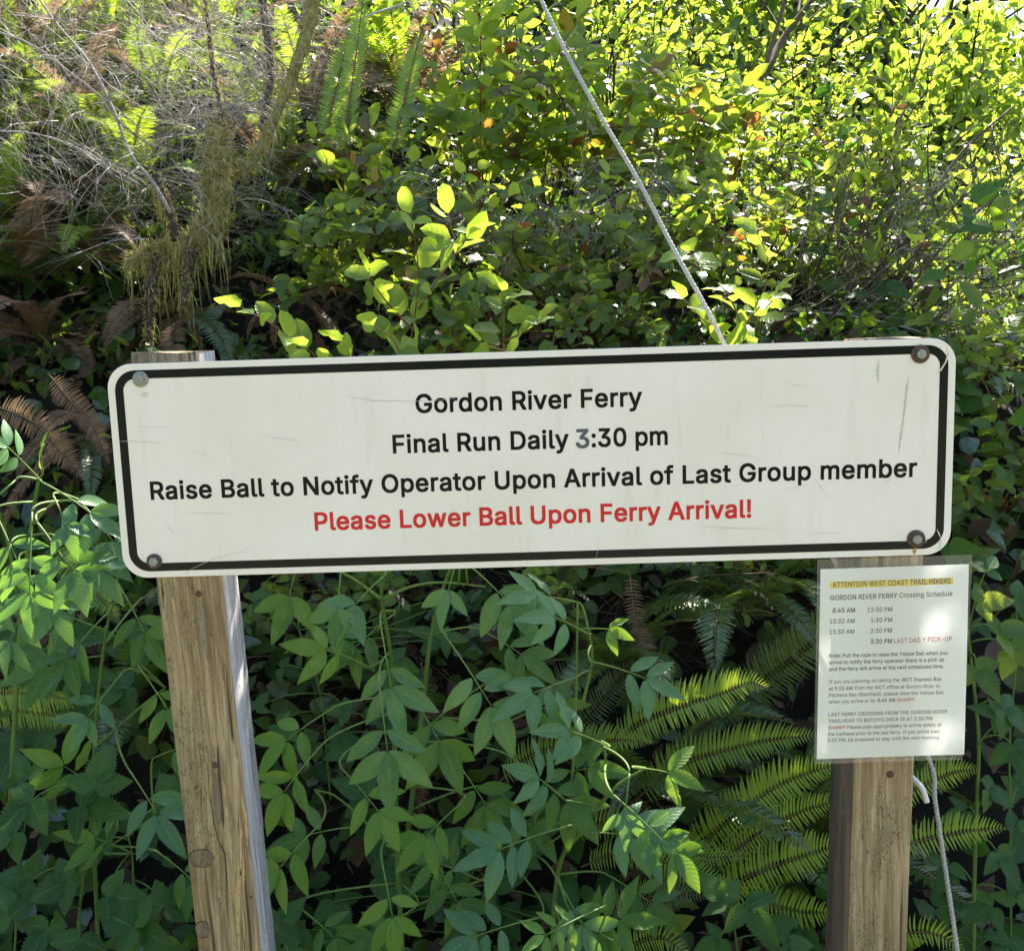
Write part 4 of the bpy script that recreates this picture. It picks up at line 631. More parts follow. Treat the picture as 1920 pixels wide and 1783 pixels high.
def knot(px, py, w, h, parent, rings=4):
    p = at(px, py, .0035); a = Acc(); n = 28; V = [(0, -.0006, 0)]; F = []; mi = []
    rs = [(.35, -.0010), (.7, -.0016), (.9, -.0014), (1.0, -.0004)]
    for rr, y in rs:
        for i in range(n):
            t = 2 * math.pi * i / n; k = 1 + .06 * math.sin(3 * t + 1)
            V.append((w * rr * k * math.cos(t), y, h * rr * k * math.sin(t)))
    for i in range(n): F.append((0, 1 + i, 1 + (i + 1) % n))
    for k in range(3):
        for i in range(n): F.append((1 + k * n + i, 1 + (k + 1) * n + i, 1 + (k + 1) * n + (i + 1) % n, 1 + k * n + (i + 1) % n))
    a.faces(V, F); kk = link('knot', a.mesh('knot', M_knot), parent, T0(p.x, .0035, p.z))
    pts = [(w * 1.07 * math.cos(t) * (1 + .05 * math.sin(3 * t + 1)), h * 1.12 * math.sin(t)) for t in [R(40 + i * 14) for i in range(21)]]
    r_ = ribbon(pts, .0006, 0, M_crack, 'crack', None, (0, 0, 0)); r_.parent = kk; r_.matrix_basis = T0(0, -.0007, 0)
knot(379, 1608, .0185, .0135, lp); knot(380, 1742, .0115, .0125, lp)
def crack(P, w, parent, mat=None):
    q = [at(x, y, .0035) for x, y in P]
    ribbon([(p.x, p.z) for p in q], w, .0027, mat or M_crack, 'crack', parent, (0, 0, 0))
crack([(392, 1478), (397, 1510), (402, 1545), (410, 1575), (422, 1600), (425, 1640), (426, 1690), (430, 1740)], .0007, lp)
crack([(384, 1420), (390, 1440), (392, 1478)], .0006, lp)
crack([(302, 1085), (305, 1110), (308, 1140)], .0009, lp)
M_peel = wood('fresh_split_wood', [(.40, .25, .10), (.50, .34, .15), (.60, .43, .21), (.66, .50, .27)], 0, (.5, .34, .15), 6.0)
M_stain = wood('dark_stained_wood', [(.13, .09, .05), (.18, .125, .07), (.23, .165, .095), (.29, .21, .125)], .1, (.1, .09, .06), 7.0)
for P, w in (([(453, 1490), (456, 1510), (461, 1530), (463, 1560), (464, 1585)], .0035), ([(449, 1530), (452, 1560), (452, 1600), (451, 1640)], .0030), ([(445, 1600), (449, 1640), (446, 1680), (447, 1730), (449, 1790)], .0045),
             ([(456, 1590), (457, 1640), (456, 1670)], .0018), ([(455, 1700), (458, 1740), (457, 1800)], .0020), ([(419, 1463), (421, 1480), (423, 1505)], .0022), ([(378, 1465), (377, 1495), (378, 1525)], .0012), ([(385, 1485), (385, 1497)], .0016), ([(362, 1512), (362, 1519)], .0016), ([(345, 1130), (348, 1150)], .0014), ([(428, 1415), (430, 1440), (431, 1460)], .001), ([(441, 1425), (443, 1450)], .001)):
    crack(P, w, lp, M_peel)
crack([(404, 1450), (406, 1480), (409, 1515), (411, 1545)], .0055, lp, M_stain)
crack([(377, 1124), (381, 1150), (384, 1190), (388, 1240)], .0030, lp, wood('green_grey_stain', [(.18, .15, .08), (.24, .20, .115), (.30, .25, .15), (.36, .30, .18)], .1, (.2, .2, .12), 8.0))
# string down the side of the right post
a = Acc(); a.tube([(rp.location.x + .012 - .051 + .0170 * (z) , .05, z) for z in (ZS - .48, ZS - .6, ZS - .735)], .0011, 5)
link('string', a.mesh('string', plain('white_string', (.6, .58, .52), (.75, .72, .66), 90, .8)), rp)

# ================================================================== paper notice
notice = empty('paper_notice', (.5265, -.003, ZS - .32), 'laminated white ferry schedule with yellow highlighted heading stapled to the right post', 'notice')
def wavy(x, z): return -.0050 + .0012 * math.sin(x * 9 + 1) + .0009 * math.sin(z * 16 + x * 5) - .010 * max(0, x - .56) * 6 * max(0, -(z + .30)) * 3
def gridsheet(c, nx, nz, off, thick=0.0):
    (ax, az), (bx, bz), (cx_, cz_), (dx, dz) = c; V = []; UV = []
    for j in range(nz + 1):
        for i in range(nx + 1):
            u, v = i / nx, j / nz
            x = (ax * (1 - u) + bx * u) * (1 - v) + (cx_ * (1 - u) + dx * u) * v
            z = (az * (1 - u) + bz * u) * (1 - v) + (cz_ * (1 - u) + dz * u) * v
            V.append((x, wavy(x, z) + off, z)); UV.append((u, 1 - v))
    F = [(j * (nx + 1) + i, (j + 1) * (nx + 1) + i, (j + 1) * (nx + 1) + i + 1, j * (nx + 1) + i + 1) for j in range(nz) for i in range(nx)]
    return V, F, UV
N = NT('laminated_paper'); o = N.obj()
c = N.mix(N.ramp(N.noise(o, 9, 4), [(.4, (0, 0, 0)), (.7, (1, 1, 1))]), (.97, .97, .91), (.95, .96, .84))
c = N.mix(N.math('MULTIPLY', N.math('GREATER_THAN', N.noise(o, 210, 2), .74), .4), c, (.35, .34, .28))
p = N.n('ShaderNodeBsdfPrincipled', {'Base Color': c, 'Roughness': .35}).outputs[0]
t = N.n('ShaderNodeBsdfTranslucent', {'Color': (.95, .97, 1, 1)}).outputs[0]
M_paper = N.end(N.n('ShaderNodeMixShader', {0: .27, 1: p, 2: t}).outputs[0])
N = NT('clear_plastic_film'); o = N.obj()
b = N.n('ShaderNodeBump', {'Height': N.noise(N.scaled(o, (1, 1, .5)), 22, 3), 'Strength': .25, 'Distance': .004}).outputs[0]
g = N.n('ShaderNodeBsdfGlossy', {'Color': (1, 1, 1, 1), 'Roughness': .05, 'Normal': b}).outputs[0]
d = N.n('ShaderNodeBsdfTranslucent', {'Color': (.8, .85, .85, 1)}).outputs[0]
tr = N.n('ShaderNodeBsdfTransparent', {'Color': (.99, .99, .98, 1)}).outputs[0]
x1 = N.n('ShaderNodeMixShader', {0: .07, 1: tr, 2: N.n('ShaderNodeBsdfDiffuse', {0: (.9, .93, .9, 1)}).outputs[0]}).outputs[0]
fr = N.math('MULTIPLY_ADD', N.math('POWER', N.n('ShaderNodeLayerWeight', {0: .5}).outputs['Facing'], 5), .9, .04)
M_film = N.end(N.n('ShaderNodeMixShader', {0: fr, 1: x1, 2: g}).outputs[0])
LC = [(.4135, -.1585), (.6405, -.1585), (.4119, -.4740), (.6350, -.4735)]
PC = [(.4184, -.1730), (.6385, -.1725), (.4158, -.4675), (.6401, -.4660)]
PC = [(.4184, -.1730), (.6360, -.1725), (.4162, -.4665), (.6375, -.4655)]
a = Acc(); V, F, UV = gridsheet(PC, 14, 20, 0); a.faces(V, F, UV); link('paper', a.mesh('paper', M_paper), notice, T0(0, 0, ZS))
a = Acc(); V, F, UV = gridsheet(LC, 14, 20, -.0006); a.faces(V, F, UV); link('plastic_film', a.mesh('plastic_film', M_film), notice, T0(0, 0, ZS))
M_ink = enamel('printed_ink', (.02, .02, .02), .4, (.1, .1, .1)); M_ink2 = enamel('faded_ink', (.10, .10, .09), .4, (.2, .2, .2)); M_inkr = enamel('red_ink', (.62, .06, .09), .4, (.6, .2, .2))
M_ink3 = enamel('half_faded_ink', (.045, .045, .045), .4, (.15, .15, .15)); M_inkr2 = enamel('faded_red_ink', (.58, .12, .10), .4, (.6, .3, .2))
N = NT('yellow_highlight'); M_hl = N.end(N.n('ShaderNodeBsdfPrincipled', {'Base Color': (.80, .60, .05, 1), 'Roughness': .5}).outputs[0])
def onpaper(me, name, off=-.00025, parent=None):
    co = np.empty(len(me.vertices) * 3, np.float32); me.vertices.foreach_get('co', co); co = co.reshape(-1, 3)
    for v in co: v[1] += wavy(v[0], v[2]) + off
    me.vertices.foreach_set('co', co.ravel()); me.update(); return link(name, me, parent or notice, T0(0, 0, ZS))
def npx(px, py): p = at(px, py, -.005); return p.x, p.z - ZS
x0, z0 = npx(1555, 1098); x1, z1 = npx(1787, 1091); xa, za = npx(1555, 1104); 
a = Acc(); V = []; 
q = [npx(1555.5, 1103), npx(1787, 1095), npx(1787, 1083), npx(1555.5, 1090)]
nseg = 12
for i in range(nseg + 1):
    u = i / nseg
    V += [(q[0][0] * (1 - u) + q[1][0] * u, 0, q[0][1] * (1 - u) + q[1][1] * u), (q[3][0] * (1 - u) + q[2][0] * u, 0, q[3][1] * (1 - u) + q[2][1] * u)]
a.faces(V, [(2 * i, 2 * i + 2, 2 * i + 3, 2 * i + 1) for i in range(nseg)]); onpaper(a.mesh('highlight_bar', M_hl, False), 'highlight_bar', -.00012)
TX = [  # text, left px, right px, baseline py at the left, at the right, cap height px, ink, bold
 ('ATTENTION WEST COAST TRAIL HIKERS', 1560.5, 1782, 1100, 1093.5, 9.6, M_ink, 13), ('GORDON RIVER FERRY', 1556, 1681.5, 1124.5, 1120.5, 9.4, M_ink, 12), ('Crossing Schedule', 1685.5, 1785.5, 1120, 1117, 9.4, M_ink, 8),
 ('8:45 AM', 1560.5, 1602, 1147.8, 1147, 8.8, M_ink, 14), ('12:30 PM', 1625.5, 1672, 1146.5, 1145.5, 8.6, M_ink, 6), ('10:30 AM', 1555, 1601.5, 1168, 1167, 8.6, M_ink, 5), ('1:30 PM', 1632, 1672, 1166, 1165, 8.6, M_ink, 5),
 ('11:30 AM', 1554.5, 1601, 1187.5, 1187, 8.6, M_ink, 5), ('2:30 PM', 1631.5, 1671.5, 1186, 1185, 8.6, M_ink, 6), ('3:30 PM', 1631.5, 1671.5, 1206, 1205, 8.8, M_ink, 14), ('LAST DAILY PICK-UP', 1675.5, 1784, 1205, 1201, 8.8, M_inkr, 8),
 ('Note: Pull the rope to raise the Yellow Ball when you', 1554, 1776, 1232, 1226.5, 7.2, M_ink3, 11), ('arrive to notify the ferry operator there is a pick up', 1554, 1769.5, 1244.5, 1239, 7.2, M_ink3, 11), ('and the ferry will arrive at the next scheduled time.', 1554, 1769, 1257, 1251.5, 7.2, M_ink3, 11),
 ('If you are planning on taking the', 1554, 1686, 1281, 1277, 7, M_ink2, 6), ('WCT Express Bus', 1690, 1764.5, 1277, 1275.5, 7, M_ink3, 11), ('at 9:15 AM', 1554, 1598, 1293.5, 1292.5, 7, M_ink3, 12), ('from the WCT office at Gordon River to', 1602, 1761.5, 1292, 1288.5, 7, M_ink2, 6),
 ('Pachena Bay (Bamfield), please raise the Yellow Ball', 1554, 1769, 1306, 1300.5, 7, M_ink2, 6), ('when you arrive or by', 1554, 1641, 1318.5, 1315.5, 7, M_ink2, 6), ('8:45 AM', 1645, 1678, 1315.5, 1315, 7, M_ink3, 14), ('SHARP!', 1681.5, 1713.5, 1315, 1314, 7, M_inkr2, 12),
 ('LAST FERRY CROSSING FROM THE GORDON RIVER', 1553, 1775.5, 1342.5, 1336.5, 7, M_ink3, 7), ("TRAILHEAD TO BUTCH'S DOCK IS AT 3:30 PM", 1553, 1747.5, 1354.5, 1349.5, 7, M_ink3, 8), ('SHARP!', 1552.5, 1584.5, 1367, 1366, 7, M_inkr2, 12), ('Please plan appropriately to arrive safely at', 1588, 1764.5, 1366, 1361, 7, M_ink2, 5),
 ('the trailhead prior to the last ferry. If you arrive past', 1552, 1762, 1379, 1373.5, 7, M_ink2, 5), ('3:30 PM, be prepared to stay until the next morning.', 1551, 1762.5, 1390.5, 1385, 7, M_ink2, 5)]
pap = [o_ for o_ in notice.children if o_.name.startswith('paper')][0]
for t_, xl, xr, yl, yr, ch, mt, bd in TX:
    A_, B_ = npx(xl, yl), npx(xr, yr)
    me = text_mesh(t_, ch / 1290.0, bd, mt, B_[0] - A_[0], 0, A_[1], slope=(B_[1] - A_[1]) / (B_[0] - A_[0]))
    co = np.empty(len(me.vertices) * 3, np.float32); me.vertices.foreach_get('co', co); co = co.reshape(-1, 3); co[:, 0] += A_[0]; me.vertices.foreach_set('co', co.ravel())
    onpaper(me, 'lettering')
M_staple = metal('staple_steel', (.45, .45, .45), (.6, .6, .58), .4, .9)
for px, py in ((1628, 1423), (1668, 1424), (1698, 1422)):
    x, z = npx(px, py); a = Acc(); a.tube([(x - .0055, -.003, z - .001), (x - .005, -.0066, z - .001), (x + .005, -.0066, z + .0005), (x + .0055, -.003, z + .0005)], .0006, 5)
    link('staple', a.mesh('staple', M_staple), notice, T0(0, 0, ZS))

# ================================================================== rope and tube
def twisted(pts, r, pitch, mat, name, strands=3):
    P = catmull(pts, 14); a = Acc(); ln = 0; L_ = [0]
    for p, q_ in zip(P, P[1:]): ln += (q_ - p).length; L_.append(ln)
    n = int(ln / pitch * 6); Q = []; k = 0
    for i in range(n + 1):
        s = ln * i / n
        while k < len(L_) - 2 and L_[k + 1] < s: k += 1
        t = (s - L_[k]) / max(1e-9, L_[k + 1] - L_[k]); Q.append((P[k].lerp(P[k + 1], min(1, t)), s, (P[k + 1] - P[k]).normalized()))
    for st in range(strands):
        pts2 = []
        for p, s, d in Q:
            u = d.cross(Vector((0, 1, 0))).normalized(); v = d.cross(u); w = 2 * math.pi * (s / pitch + st / strands)
            pts2.append(p + (u * math.cos(w) + v * math.sin(w)) * r * .5)
        a.tube(pts2, r * .56, 6)
    return a.mesh(name, mat)
M_rope = plain('white_rope_fibre', (.42, .41, .37), (.64, .63, .57), 150, .85, (1, 1, 1), .5, .2)
ropepts = [at(800, -460, .55), at(930, -190, .42), at(1010, -10, .34), at(1062, 100, .30), at(1130, 225, .26), at(1200, 345, .22), at(1270, 480, .17), at(1320, 570, .14), at(1358, 645, .12),
           at(1480, 890, .11), at(1620, 1160, .11), at(1739, 1415, .10), at(1753, 1500, .09), at(1768, 1600, .08), at(1795, 1783, .06), at(1815, 1950, .05), Vector((.60, .02, .02))]
rope = link('rope', twisted(ropepts, .0038, .022, M_rope, 'rope')); tag(rope, 'white twisted rope slanting down behind the sign and hanging beside the right post', 'rope')
a = Acc(); tp = catmull([at(1700, 1448, .07), at(1718, 1465, .055), at(1730, 1480, .045), at(1738, 1504, .04)], 6); a.tube(tp, .0044, 10)
tag(link('plastic_tube', a.mesh('plastic_tube', plain('white_plastic', (.68, .66, .66), (.8, .78, .78), 60, .4))), 'short bent white tube sticking out behind the right post below the notice', 'tube')
# ================================================================== plant builders
def leaf_obj(name, parent, kind, mat, loc, d, n, s):
    return link(name, leaf_mesh(kind, mat, rnd.randrange(9)), parent, frame(loc, d, n, s))
class Sink:
    """collects leaves either as single child objects or joined"""
    def __init__(s, root, single, name='leaf'): s.root = root; s.single = single; s.J = {}; s.name = name; s.count = 0
    def leaf(s, kind, mat, loc, d, n, sz):
        if s.single and s.count < 295: s.count += 1; leaf_obj(s.name, s.root, kind, mat, loc, d, n, sz)
        else: s.J.setdefault((kind, mat, rnd.randrange(len(TP[kind]))), []).append(np.array(frame(loc, d, n, sz)))
    def done(s, name='foliage'):
        if s.J:
            a = Acc(); mats = []
            for (k, mt, i), Ms in s.J.items():
                if mt not in mats: mats.append(mt)
                a.tile(TP[k][i], np.array(Ms), mats.index(mt))
            o = link(name, a.mesh(name, [MAT[q] for q in mats]), s.root)
            if len(a.V) and s.single: o['kind'] = 'stuff'
def pick(ms): 
    if isinstance(ms, str): return ms
    x = rnd.random(); c = 0
    for k, w in ms:
        c += w
        if x < c: return k
    return ms[0][0]
def leafy_stem(S, st, pts, r0, kind, mats, size, gap, t0=.3, up=.6, side=1.0, zig=1, smat=0, tip=True, nrm=None):
    """one stem with alternating leaves"""
    L = [0]
    for p, q in zip(pts, pts[1:]): L.append(L[-1] + (q - p).length)
    n = len(pts); tot = L[-1]
    st.tube(pts, [r0 * (1 - .75 * l / max(tot, 1e-6)) for l in L], 5, smat, rnd.random())
    s = tot * t0; sg = 1; k = 0
    while s < tot:
        while k < n - 2 and L[k + 1] < s: k += 1
        f = (s - L[k]) / max(1e-6, L[k + 1] - L[k]); p = pts[k].lerp(pts[k + 1], min(1, f)); t = (pts[k + 1] - pts[k]).normalized()
        sd = t.cross(Vector((0, -.5, 1))); sd = sd.normalized() if sd.length > .1 else Vector((1, 0, 0))
        d = t * rnd.uniform(.25, .8) + sd * sg * side * rnd.uniform(.7, 1.1) + Vector((0, -.15, up * rnd.uniform(-.5, .8))) + rv(.3)
        nn = (nrm or Vector((.05, -.6, .75))) + rv(.85)
        sz = size * rnd.uniform(.6, 1.15) * (1 - .25 * s / tot)
        S.leaf(kind, pick(mats), p + d.normalized() * sz * .12, d, nn, sz)
        sg = -sg; s += gap * rnd.uniform(.6, 1.4)
    if tip:
        t = (pts[-1] - pts[-2]).normalized()
        S.leaf(kind, pick(mats), pts[-1], t + rv(.3), Vector((0, -.5, .8)) + rv(.5), size * .8)
def shrub(name, label, cat, base, region, yr, ns, kind, mats, size, gap, smat='stem_red', group=None, single=True, twigs=3, r0=.004, up=.6, twl=.16, t0=.35, flowers=0, sag=0.0, nrm=None):
    """region (px0, py0, px1, py1) of the photo that the stem tips reach, at depths yr"""
    b = on_bank(*base) if len(base) == 2 else Vector(base)
    if b.y > yr[1] + .45:
        q = at((region[0] + region[2]) / 2, region[3], yr[1]); b = Vector((q.x, yr[1] + .15, bank(q.x, yr[1] + .15)))
    root = empty(name, b, label, cat, group); S = Sink(root, single); st = Acc(); tips = []
    for i in range(ns):
        px = rnd.uniform(region[0], region[2]); py = rnd.uniform(region[1], region[3]); T = at(px, py, rnd.uniform(*yr))
        mid = b.lerp(T, .5) + Vector((rnd.uniform(-.22, .22), rnd.uniform(-.05, .05), .05 + .18 * (T - b).length * (1 - sag)))
        pts = bez(b + rv(.03), mid, T, 9); leafy_stem(S, st, pts, r0, kind, mats, size, gap, t0, up, nrm=nrm)
        for k in range(twigs):
            j = rnd.randrange(3, 9); p = pts[j]; d = (pts[j] - pts[j - 1]).normalized() + rv(.9) + Vector((0, -.2, .25)); e = p + d.normalized() * twl * rnd.uniform(.5, 1.3)
            tw = bez(p, p.lerp(e, .5) + rv(.02) + Vector((0, 0, .02)), e, 4); leafy_stem(S, st, tw, r0 * .5, kind, mats, size * .9, gap * .85, .2, up, nrm=nrm)
            tips.append(tw[2])
        tips.append(pts[6])
    link('stem', st.mesh('stem', MAT[smat]), root)
    for k in range(flowers):
        p = rnd.choice(tips) + Vector((0, -.03, 0)); a = Acc(); d = Vector((rnd.uniform(-1, 1), -.3, -.2)).normalized() * .05
        q = bez(p, p + d * .6 + Vector((0, 0, .012)), p + d + Vector((0, 0, -.012)), 6); a.tube(q, .0008, 4, 0)
        for j in range(1, 7):
            c = q[j] + Vector((rnd.uniform(-.004, .004), rnd.uniform(-.004, 0), -.006)); bell(a, c, .0036)
        link('flower_cluster', a.mesh('flower_cluster', [MAT['stem_red'], MAT['flower']]), root)
    S.done('foliage'); return root
def bell(a, c, r):
    V = []; F = []; n = 7; pr = [(.2, .9), (.9, .5), (1.0, -.2), (.7, -1.0), (.85, -1.3)]
    for k, z in pr:
        for i in range(n): w = 2 * math.pi * i / n; V.append((c.x + r * k * math.cos(w), c.y + r * k * math.sin(w), c.z + r * 1.2 * z))
    for q in range(4):
        for i in range(n): F.append((q * n + i, q * n + (i + 1) % n, (q + 1) * n + (i + 1) % n, (q + 1) * n + i))
    a.faces(V, F, None, 1, rnd.random())

# ---- compound leaves of the elder: stalk with pairs of toothed leaflets
def compound(S, st, B, T, up, pairs, ll, mats='elder', droop=.25, spread=1.0, kind='elder'):
    ax = T - B; L = ax.length; ax.normalize()
    up = (up - ax * up.dot(ax)).normalized(); sd = ax.cross(up)
    rl = max(.034 * pairs + .03, L - ll * .85)
    pts = [B + ax * (rl * t) + Vector((0, 0, -droop * .35 * L * t * t)) for t in [i / 7 for i in range(8)]]
    st.tube(pts, [.0019 - .0011 * i / 7 for i in range(8)], 5, 0, .6)
    mt = pick(mats)
    for k in range(pairs):
        t = 1 - (k * .62 / max(1, pairs)) if pairs > 1 else .7
        t = 1 - .04 - k * (.58 / max(1, pairs - .0)); i = min(6, int(t * 7)); p = pts[i].lerp(pts[i + 1], t * 7 - i); tg = (pts[i + 1] - pts[i]).normalized()
        for sg in (-1, 1):
            an = R(rnd.uniform(48, 66) + 9 * k) * spread; d = tg * math.cos(an) + sd * sg * math.sin(an) + Vector((0, 0, -droop * rnd.uniform(.3, 1.3))) + rv(.1)
            S.leaf(kind, mt, p + d.normalized() * .004, d, up + sd * sg * -.25 + rv(.22), ll * rnd.uniform(.78, .98) * (1 - .08 * k))
    tg = (pts[-1] - pts[-2]).normalized() + Vector((0, 0, -droop * .6))
    S.leaf(kind, mt, pts[-1], tg + rv(.08), up + rv(.2), ll)

# ---- fern fronds
def pinnae(pts, plen, gap, sa, sb, root_t=.08, sweep=.25, mat='fern', lens=(1.0, 1.0)):
    """places for the leaflets along a rachis: sa, sb are the two side directions (functions of position t)"""
    L = [0]
    for p, q in zip(pts, pts[1:]): L.append(L[-1] + (q - p).length)
    tot = L[-1]; s = tot * root_t; k = 0; out = []
    while s < tot * .995:
        while k < len(pts) - 2 and L[k + 1] < s: k += 1
        f = (s - L[k]) / max(1e-6, L[k + 1] - L[k]); p = pts[k].lerp(pts[k + 1], min(1, f)); t = (pts[k + 1] - pts[k]).normalized(); u = s / tot
        prof = min(1, .55 + u * 2.2) * min(1, (1 - u) * 3.0 + .06) ** .8
        for q, sv in enumerate((sa, sb)):
            d0 = sv - t * sv.dot(t); d0.normalize()
            d = d0 + t * (sweep + .5 * u * u) + rv(.07); n = t.cross(d0) * (1 if q == 0 else -1)
            out.append((p, d, n + rv(.14), plen * prof * lens[q] * rnd.uniform(.88, 1.08)))
        s += gap * (1 - .35 * u)
    return out
def hero_frond(root, P, plen, gap, sa, sb, mat='fern', r=.0022, lens=(1, 1), budget=None):
    """a frond whose leaflets are single objects; P: list of world points"""
    pts = catmull(P, 7); st = Acc(); st.tube(pts, [r * (1 - .7 * i / len(pts)) for i in range(len(pts))], 6)
    fr = link('frond', st.mesh('frond', MAT['rachis']), root)
    for p, d, n, l in pinnae(pts, plen, gap, sa, sb, mat=mat, lens=lens):
        M = frame(p, d, n, (l * 1.05 if l > .03 else l * 1.3, l, l)); o = bpy.data.objects.new('leaflet', leaf_mesh('pin', mat, rnd.randrange(2)))
        COL.objects.link(o); o.parent = fr; o.matrix_basis = T0(*-root.location) @ M; o.matrix_parent_inverse = fr.matrix_basis.inverted()
    return fr
_fp = {}
def frond_proto(mat, i, det='pinlo'):
    """a whole arching frond of length 1 along +Y, rising then drooping"""
    k = (mat, i, det)
    if k in _fp: return _fp[k]
    r = random.Random(i * 7 + 3); arch = r.uniform(.25, .6); sideb = r.uniform(-.15, .15)
    pts = [Vector((sideb * t * t, t * (1 - .12 * t), arch * math.sin(t * 2.6) * .55 - .05 * t)) for t in [j / 16 for j in range(17)]]
    a = Acc(); a.tube(pts, [.0032 * (1 - .7 * j / 16) for j in range(17)], 4, 1)
    fold = r.uniform(.1, .5); by = [[], []]
    plen = r.uniform(.085, .115)
    for p, d, n, l in pinnae(pts, plen, .017, Vector((1, 0, fold)), Vector((-1, 0, fold))):
        q = rnd.randrange(2) if det == 'pin' else 0
        if r.random() < .05: continue
        by[q].append(np.array(frame(p, d, n if n.z > 0 else -n, (l * 1.2, l, l))))
    for q in (0, 1):
        if by[q]: a.tile(TP[det][q], np.array(by[q]), 0)
    _fp[k] = a.mesh('frond', [MAT[mat], MAT['rachis']]); return _fp[k]
def fern(label, c, n, L, az=(0, 360), tilt=(20, 70), mats='fern', name='sword_fern', group=None, det='pinlo', roll=25):
    root = empty(name, c, label, 'fern', group)
    for i in range(n):
        a = R(az[0] + (az[1] - az[0]) * (i + rnd.uniform(.1, .9)) / n); l = L * rnd.uniform(.65, 1.15)
        M = Matrix.Translation(Vector(c)) @ Matrix.Rotation(a - math.pi / 2, 4, 'Z') @ Matrix.Rotation(R(rnd.uniform(*tilt)), 4, 'X') @ Matrix.Rotation(R(rnd.uniform(-roll, roll)), 4, 'Y') @ Matrix.Scale(l, 4)
        link('frond', frond_proto(pick(mats), rnd.randrange(5), det), root, M)
    return root
# ---- bare twigs
def twig_tree(a, p, d, L, r, depth, spread=.6, grav=0.0, mat=0, kinks=5, kids=4):
    pts = [p]; q = Vector(d).normalized()
    for i in range(kinks):
        q = (q + rv(.16) + Vector((0, 0, -grav))).normalized(); pts.append(pts[-1] + q * L / kinks)
    a.tube(pts, [r * (1 - .7 * i / kinks) for i in range(kinks + 1)], 4 if r > .002 else 3, mat, rnd.random())
    if depth:
        for k in range(kids):
            j = rnd.randrange(1, kinks); e = (pts[j + 1] - pts[j]).normalized() + rv(spread)
            twig_tree(a, pts[j], e, L * rnd.uniform(.35, .65), r * .5, depth - 1, spread, grav, mat, kinks, kids)
# ================================================================== undergrowth skin of the hillside (uncountable)
def skin(name, n, xr, yr, kinds, szr, jit, mats, lift=.06):
    a = Acc(); J = {}
    for i in range(n):
        x = rnd.uniform(*xr); y = yr[0] + (yr[1] - yr[0]) * rnd.random() ** 1.3; z = bank(x, y)
        g = Vector((bank(x - .03, y) - bank(x + .03, y), bank(x, y - .03) - bank(x, y + .03), .06)).normalized()
        k = rnd.choice(kinds); m_ = rnd.randrange(len(mats))
        d = rv(1) + Vector((0, -.5, .1)); n_ = g + rv(.6) + Vector((0, -.2, .4))
        J.setdefault((k, rnd.randrange(len(TP[k])), m_), []).append(np.array(frame(Vector((x, y, z)) + g * rnd.uniform(0, lift), d, n_, rnd.uniform(*szr))))
    for (k, i, m_), Ms in J.items(): a.tile(TP[k][i], np.array(Ms), m_)
    tag(link(name, a.mesh(name, [MAT[q] for q in mats])), kind='stuff')
skin('undergrowth', 8500, (-2.6, 3.5), (1.3, 3.6), ['salal', 'far', 'light'], (.02, .06), .1, ['salal', 'salal', 'far', 'litter', 'berry'])
skin('undergrowth', 9000, (-2.2, 3.5), (1.9, 3.9), ['salal', 'far', 'light'], (.04, .08), .1, ['salal', 'far', 'salal', 'berry'], .10)
skin('low_greenery', 1700, (-1.6, 1.7), (.62, 1.35), ['berry', 'salal', 'light', 'elder'], (.05, .10), .1, ['berry', 'berry', 'fern_dark', 'litter', 'salal'], .13)
skin('low_greenery', 2600, (-2.4, 2.2), (1.15, 1.7), ['berry', 'salal', 'elder'], (.05, .09), .1, ['berry', 'salal', 'litter', 'fern_dark'], .10)
skin('undergrowth', 6000, (-4.6, -2.0), (.7, 4.5), ['salal', 'far', 'berry'], (.05, .10), .1, ['salal', 'berry', 'far', 'litter'], .15)
skin('low_greenery', 1900, (.9, 3.2), (1.2, 3.0), ['berry', 'salal', 'light'], (.05, .09), .1, ['berry', 'salal', 'far'], .5)
skin('leaf_litter', 3500, (-2.2, 2.6), (.6, 2.2), ['far', 'pinlo'], (.02, .05), .1, ['litter', 'fern_dead'], .03)
skin('ground_cover', 9000, (-5, 7), (3.2, 9), ['far', 'light'], (.04, .09), .1, ['far', 'far', 'light', 'salal'], .25)
a = Acc()
for i in range(240):
    x = rnd.uniform(-2, 2.4); y = rnd.uniform(.9, 2.8); p = Vector((x, y, bank(x, y))); twig_tree(a, p, Vector((rnd.uniform(-1, 1), -.8, rnd.uniform(-.2, .8))), rnd.uniform(.15, .45), rnd.uniform(.001, .003), 1, .8, .06, 0, 5, 3)
tag(link('dry_twigs', a.mesh('dry_twigs', [MAT['bark'], MAT['twig']])), kind='stuff')

# ================================================================== mossy stump, mossy limbs, bare branches
def px3(L, y):
    return [at(px, py, y if np.isscalar(y) else y[0] + (y[1] - y[0]) * i / max(1, len(L) - 1)) for i, (px, py) in enumerate(L)]
def moss_strands(a, pts, rad, n, Lr, mat=0):
    rad_seed = rnd.uniform(0, 6)
    for i in range(n):
        k = rnd.randrange(len(pts) - 1); p = pts[k].lerp(pts[k + 1], rnd.random()); r = rad[min(k, len(rad) - 1)] if not np.isscalar(rad) else rad
        w = rnd.uniform(0, 2 * math.pi); q = p + Vector((math.cos(w) * r, math.sin(w) * r * .9, rnd.uniform(-r, r) * .6)); L = rnd.uniform(*Lr) * rnd.random() ** .7 * (.25 + 1.1 * max(0, math.sin(k * 1.15 + rad_seed)) ** 1.5)
        P = [q]; dx = rv(.004)
        for j in range(4): P.append(P[-1] + Vector((dx.x + rnd.uniform(-.006, .006), dx.y + rnd.uniform(-.005, .005), -L / 4)))
        a.tube(P, [rnd.uniform(.0008, .0016) * (1 - .18 * j) for j in range(5)], 3, mat, rnd.random())
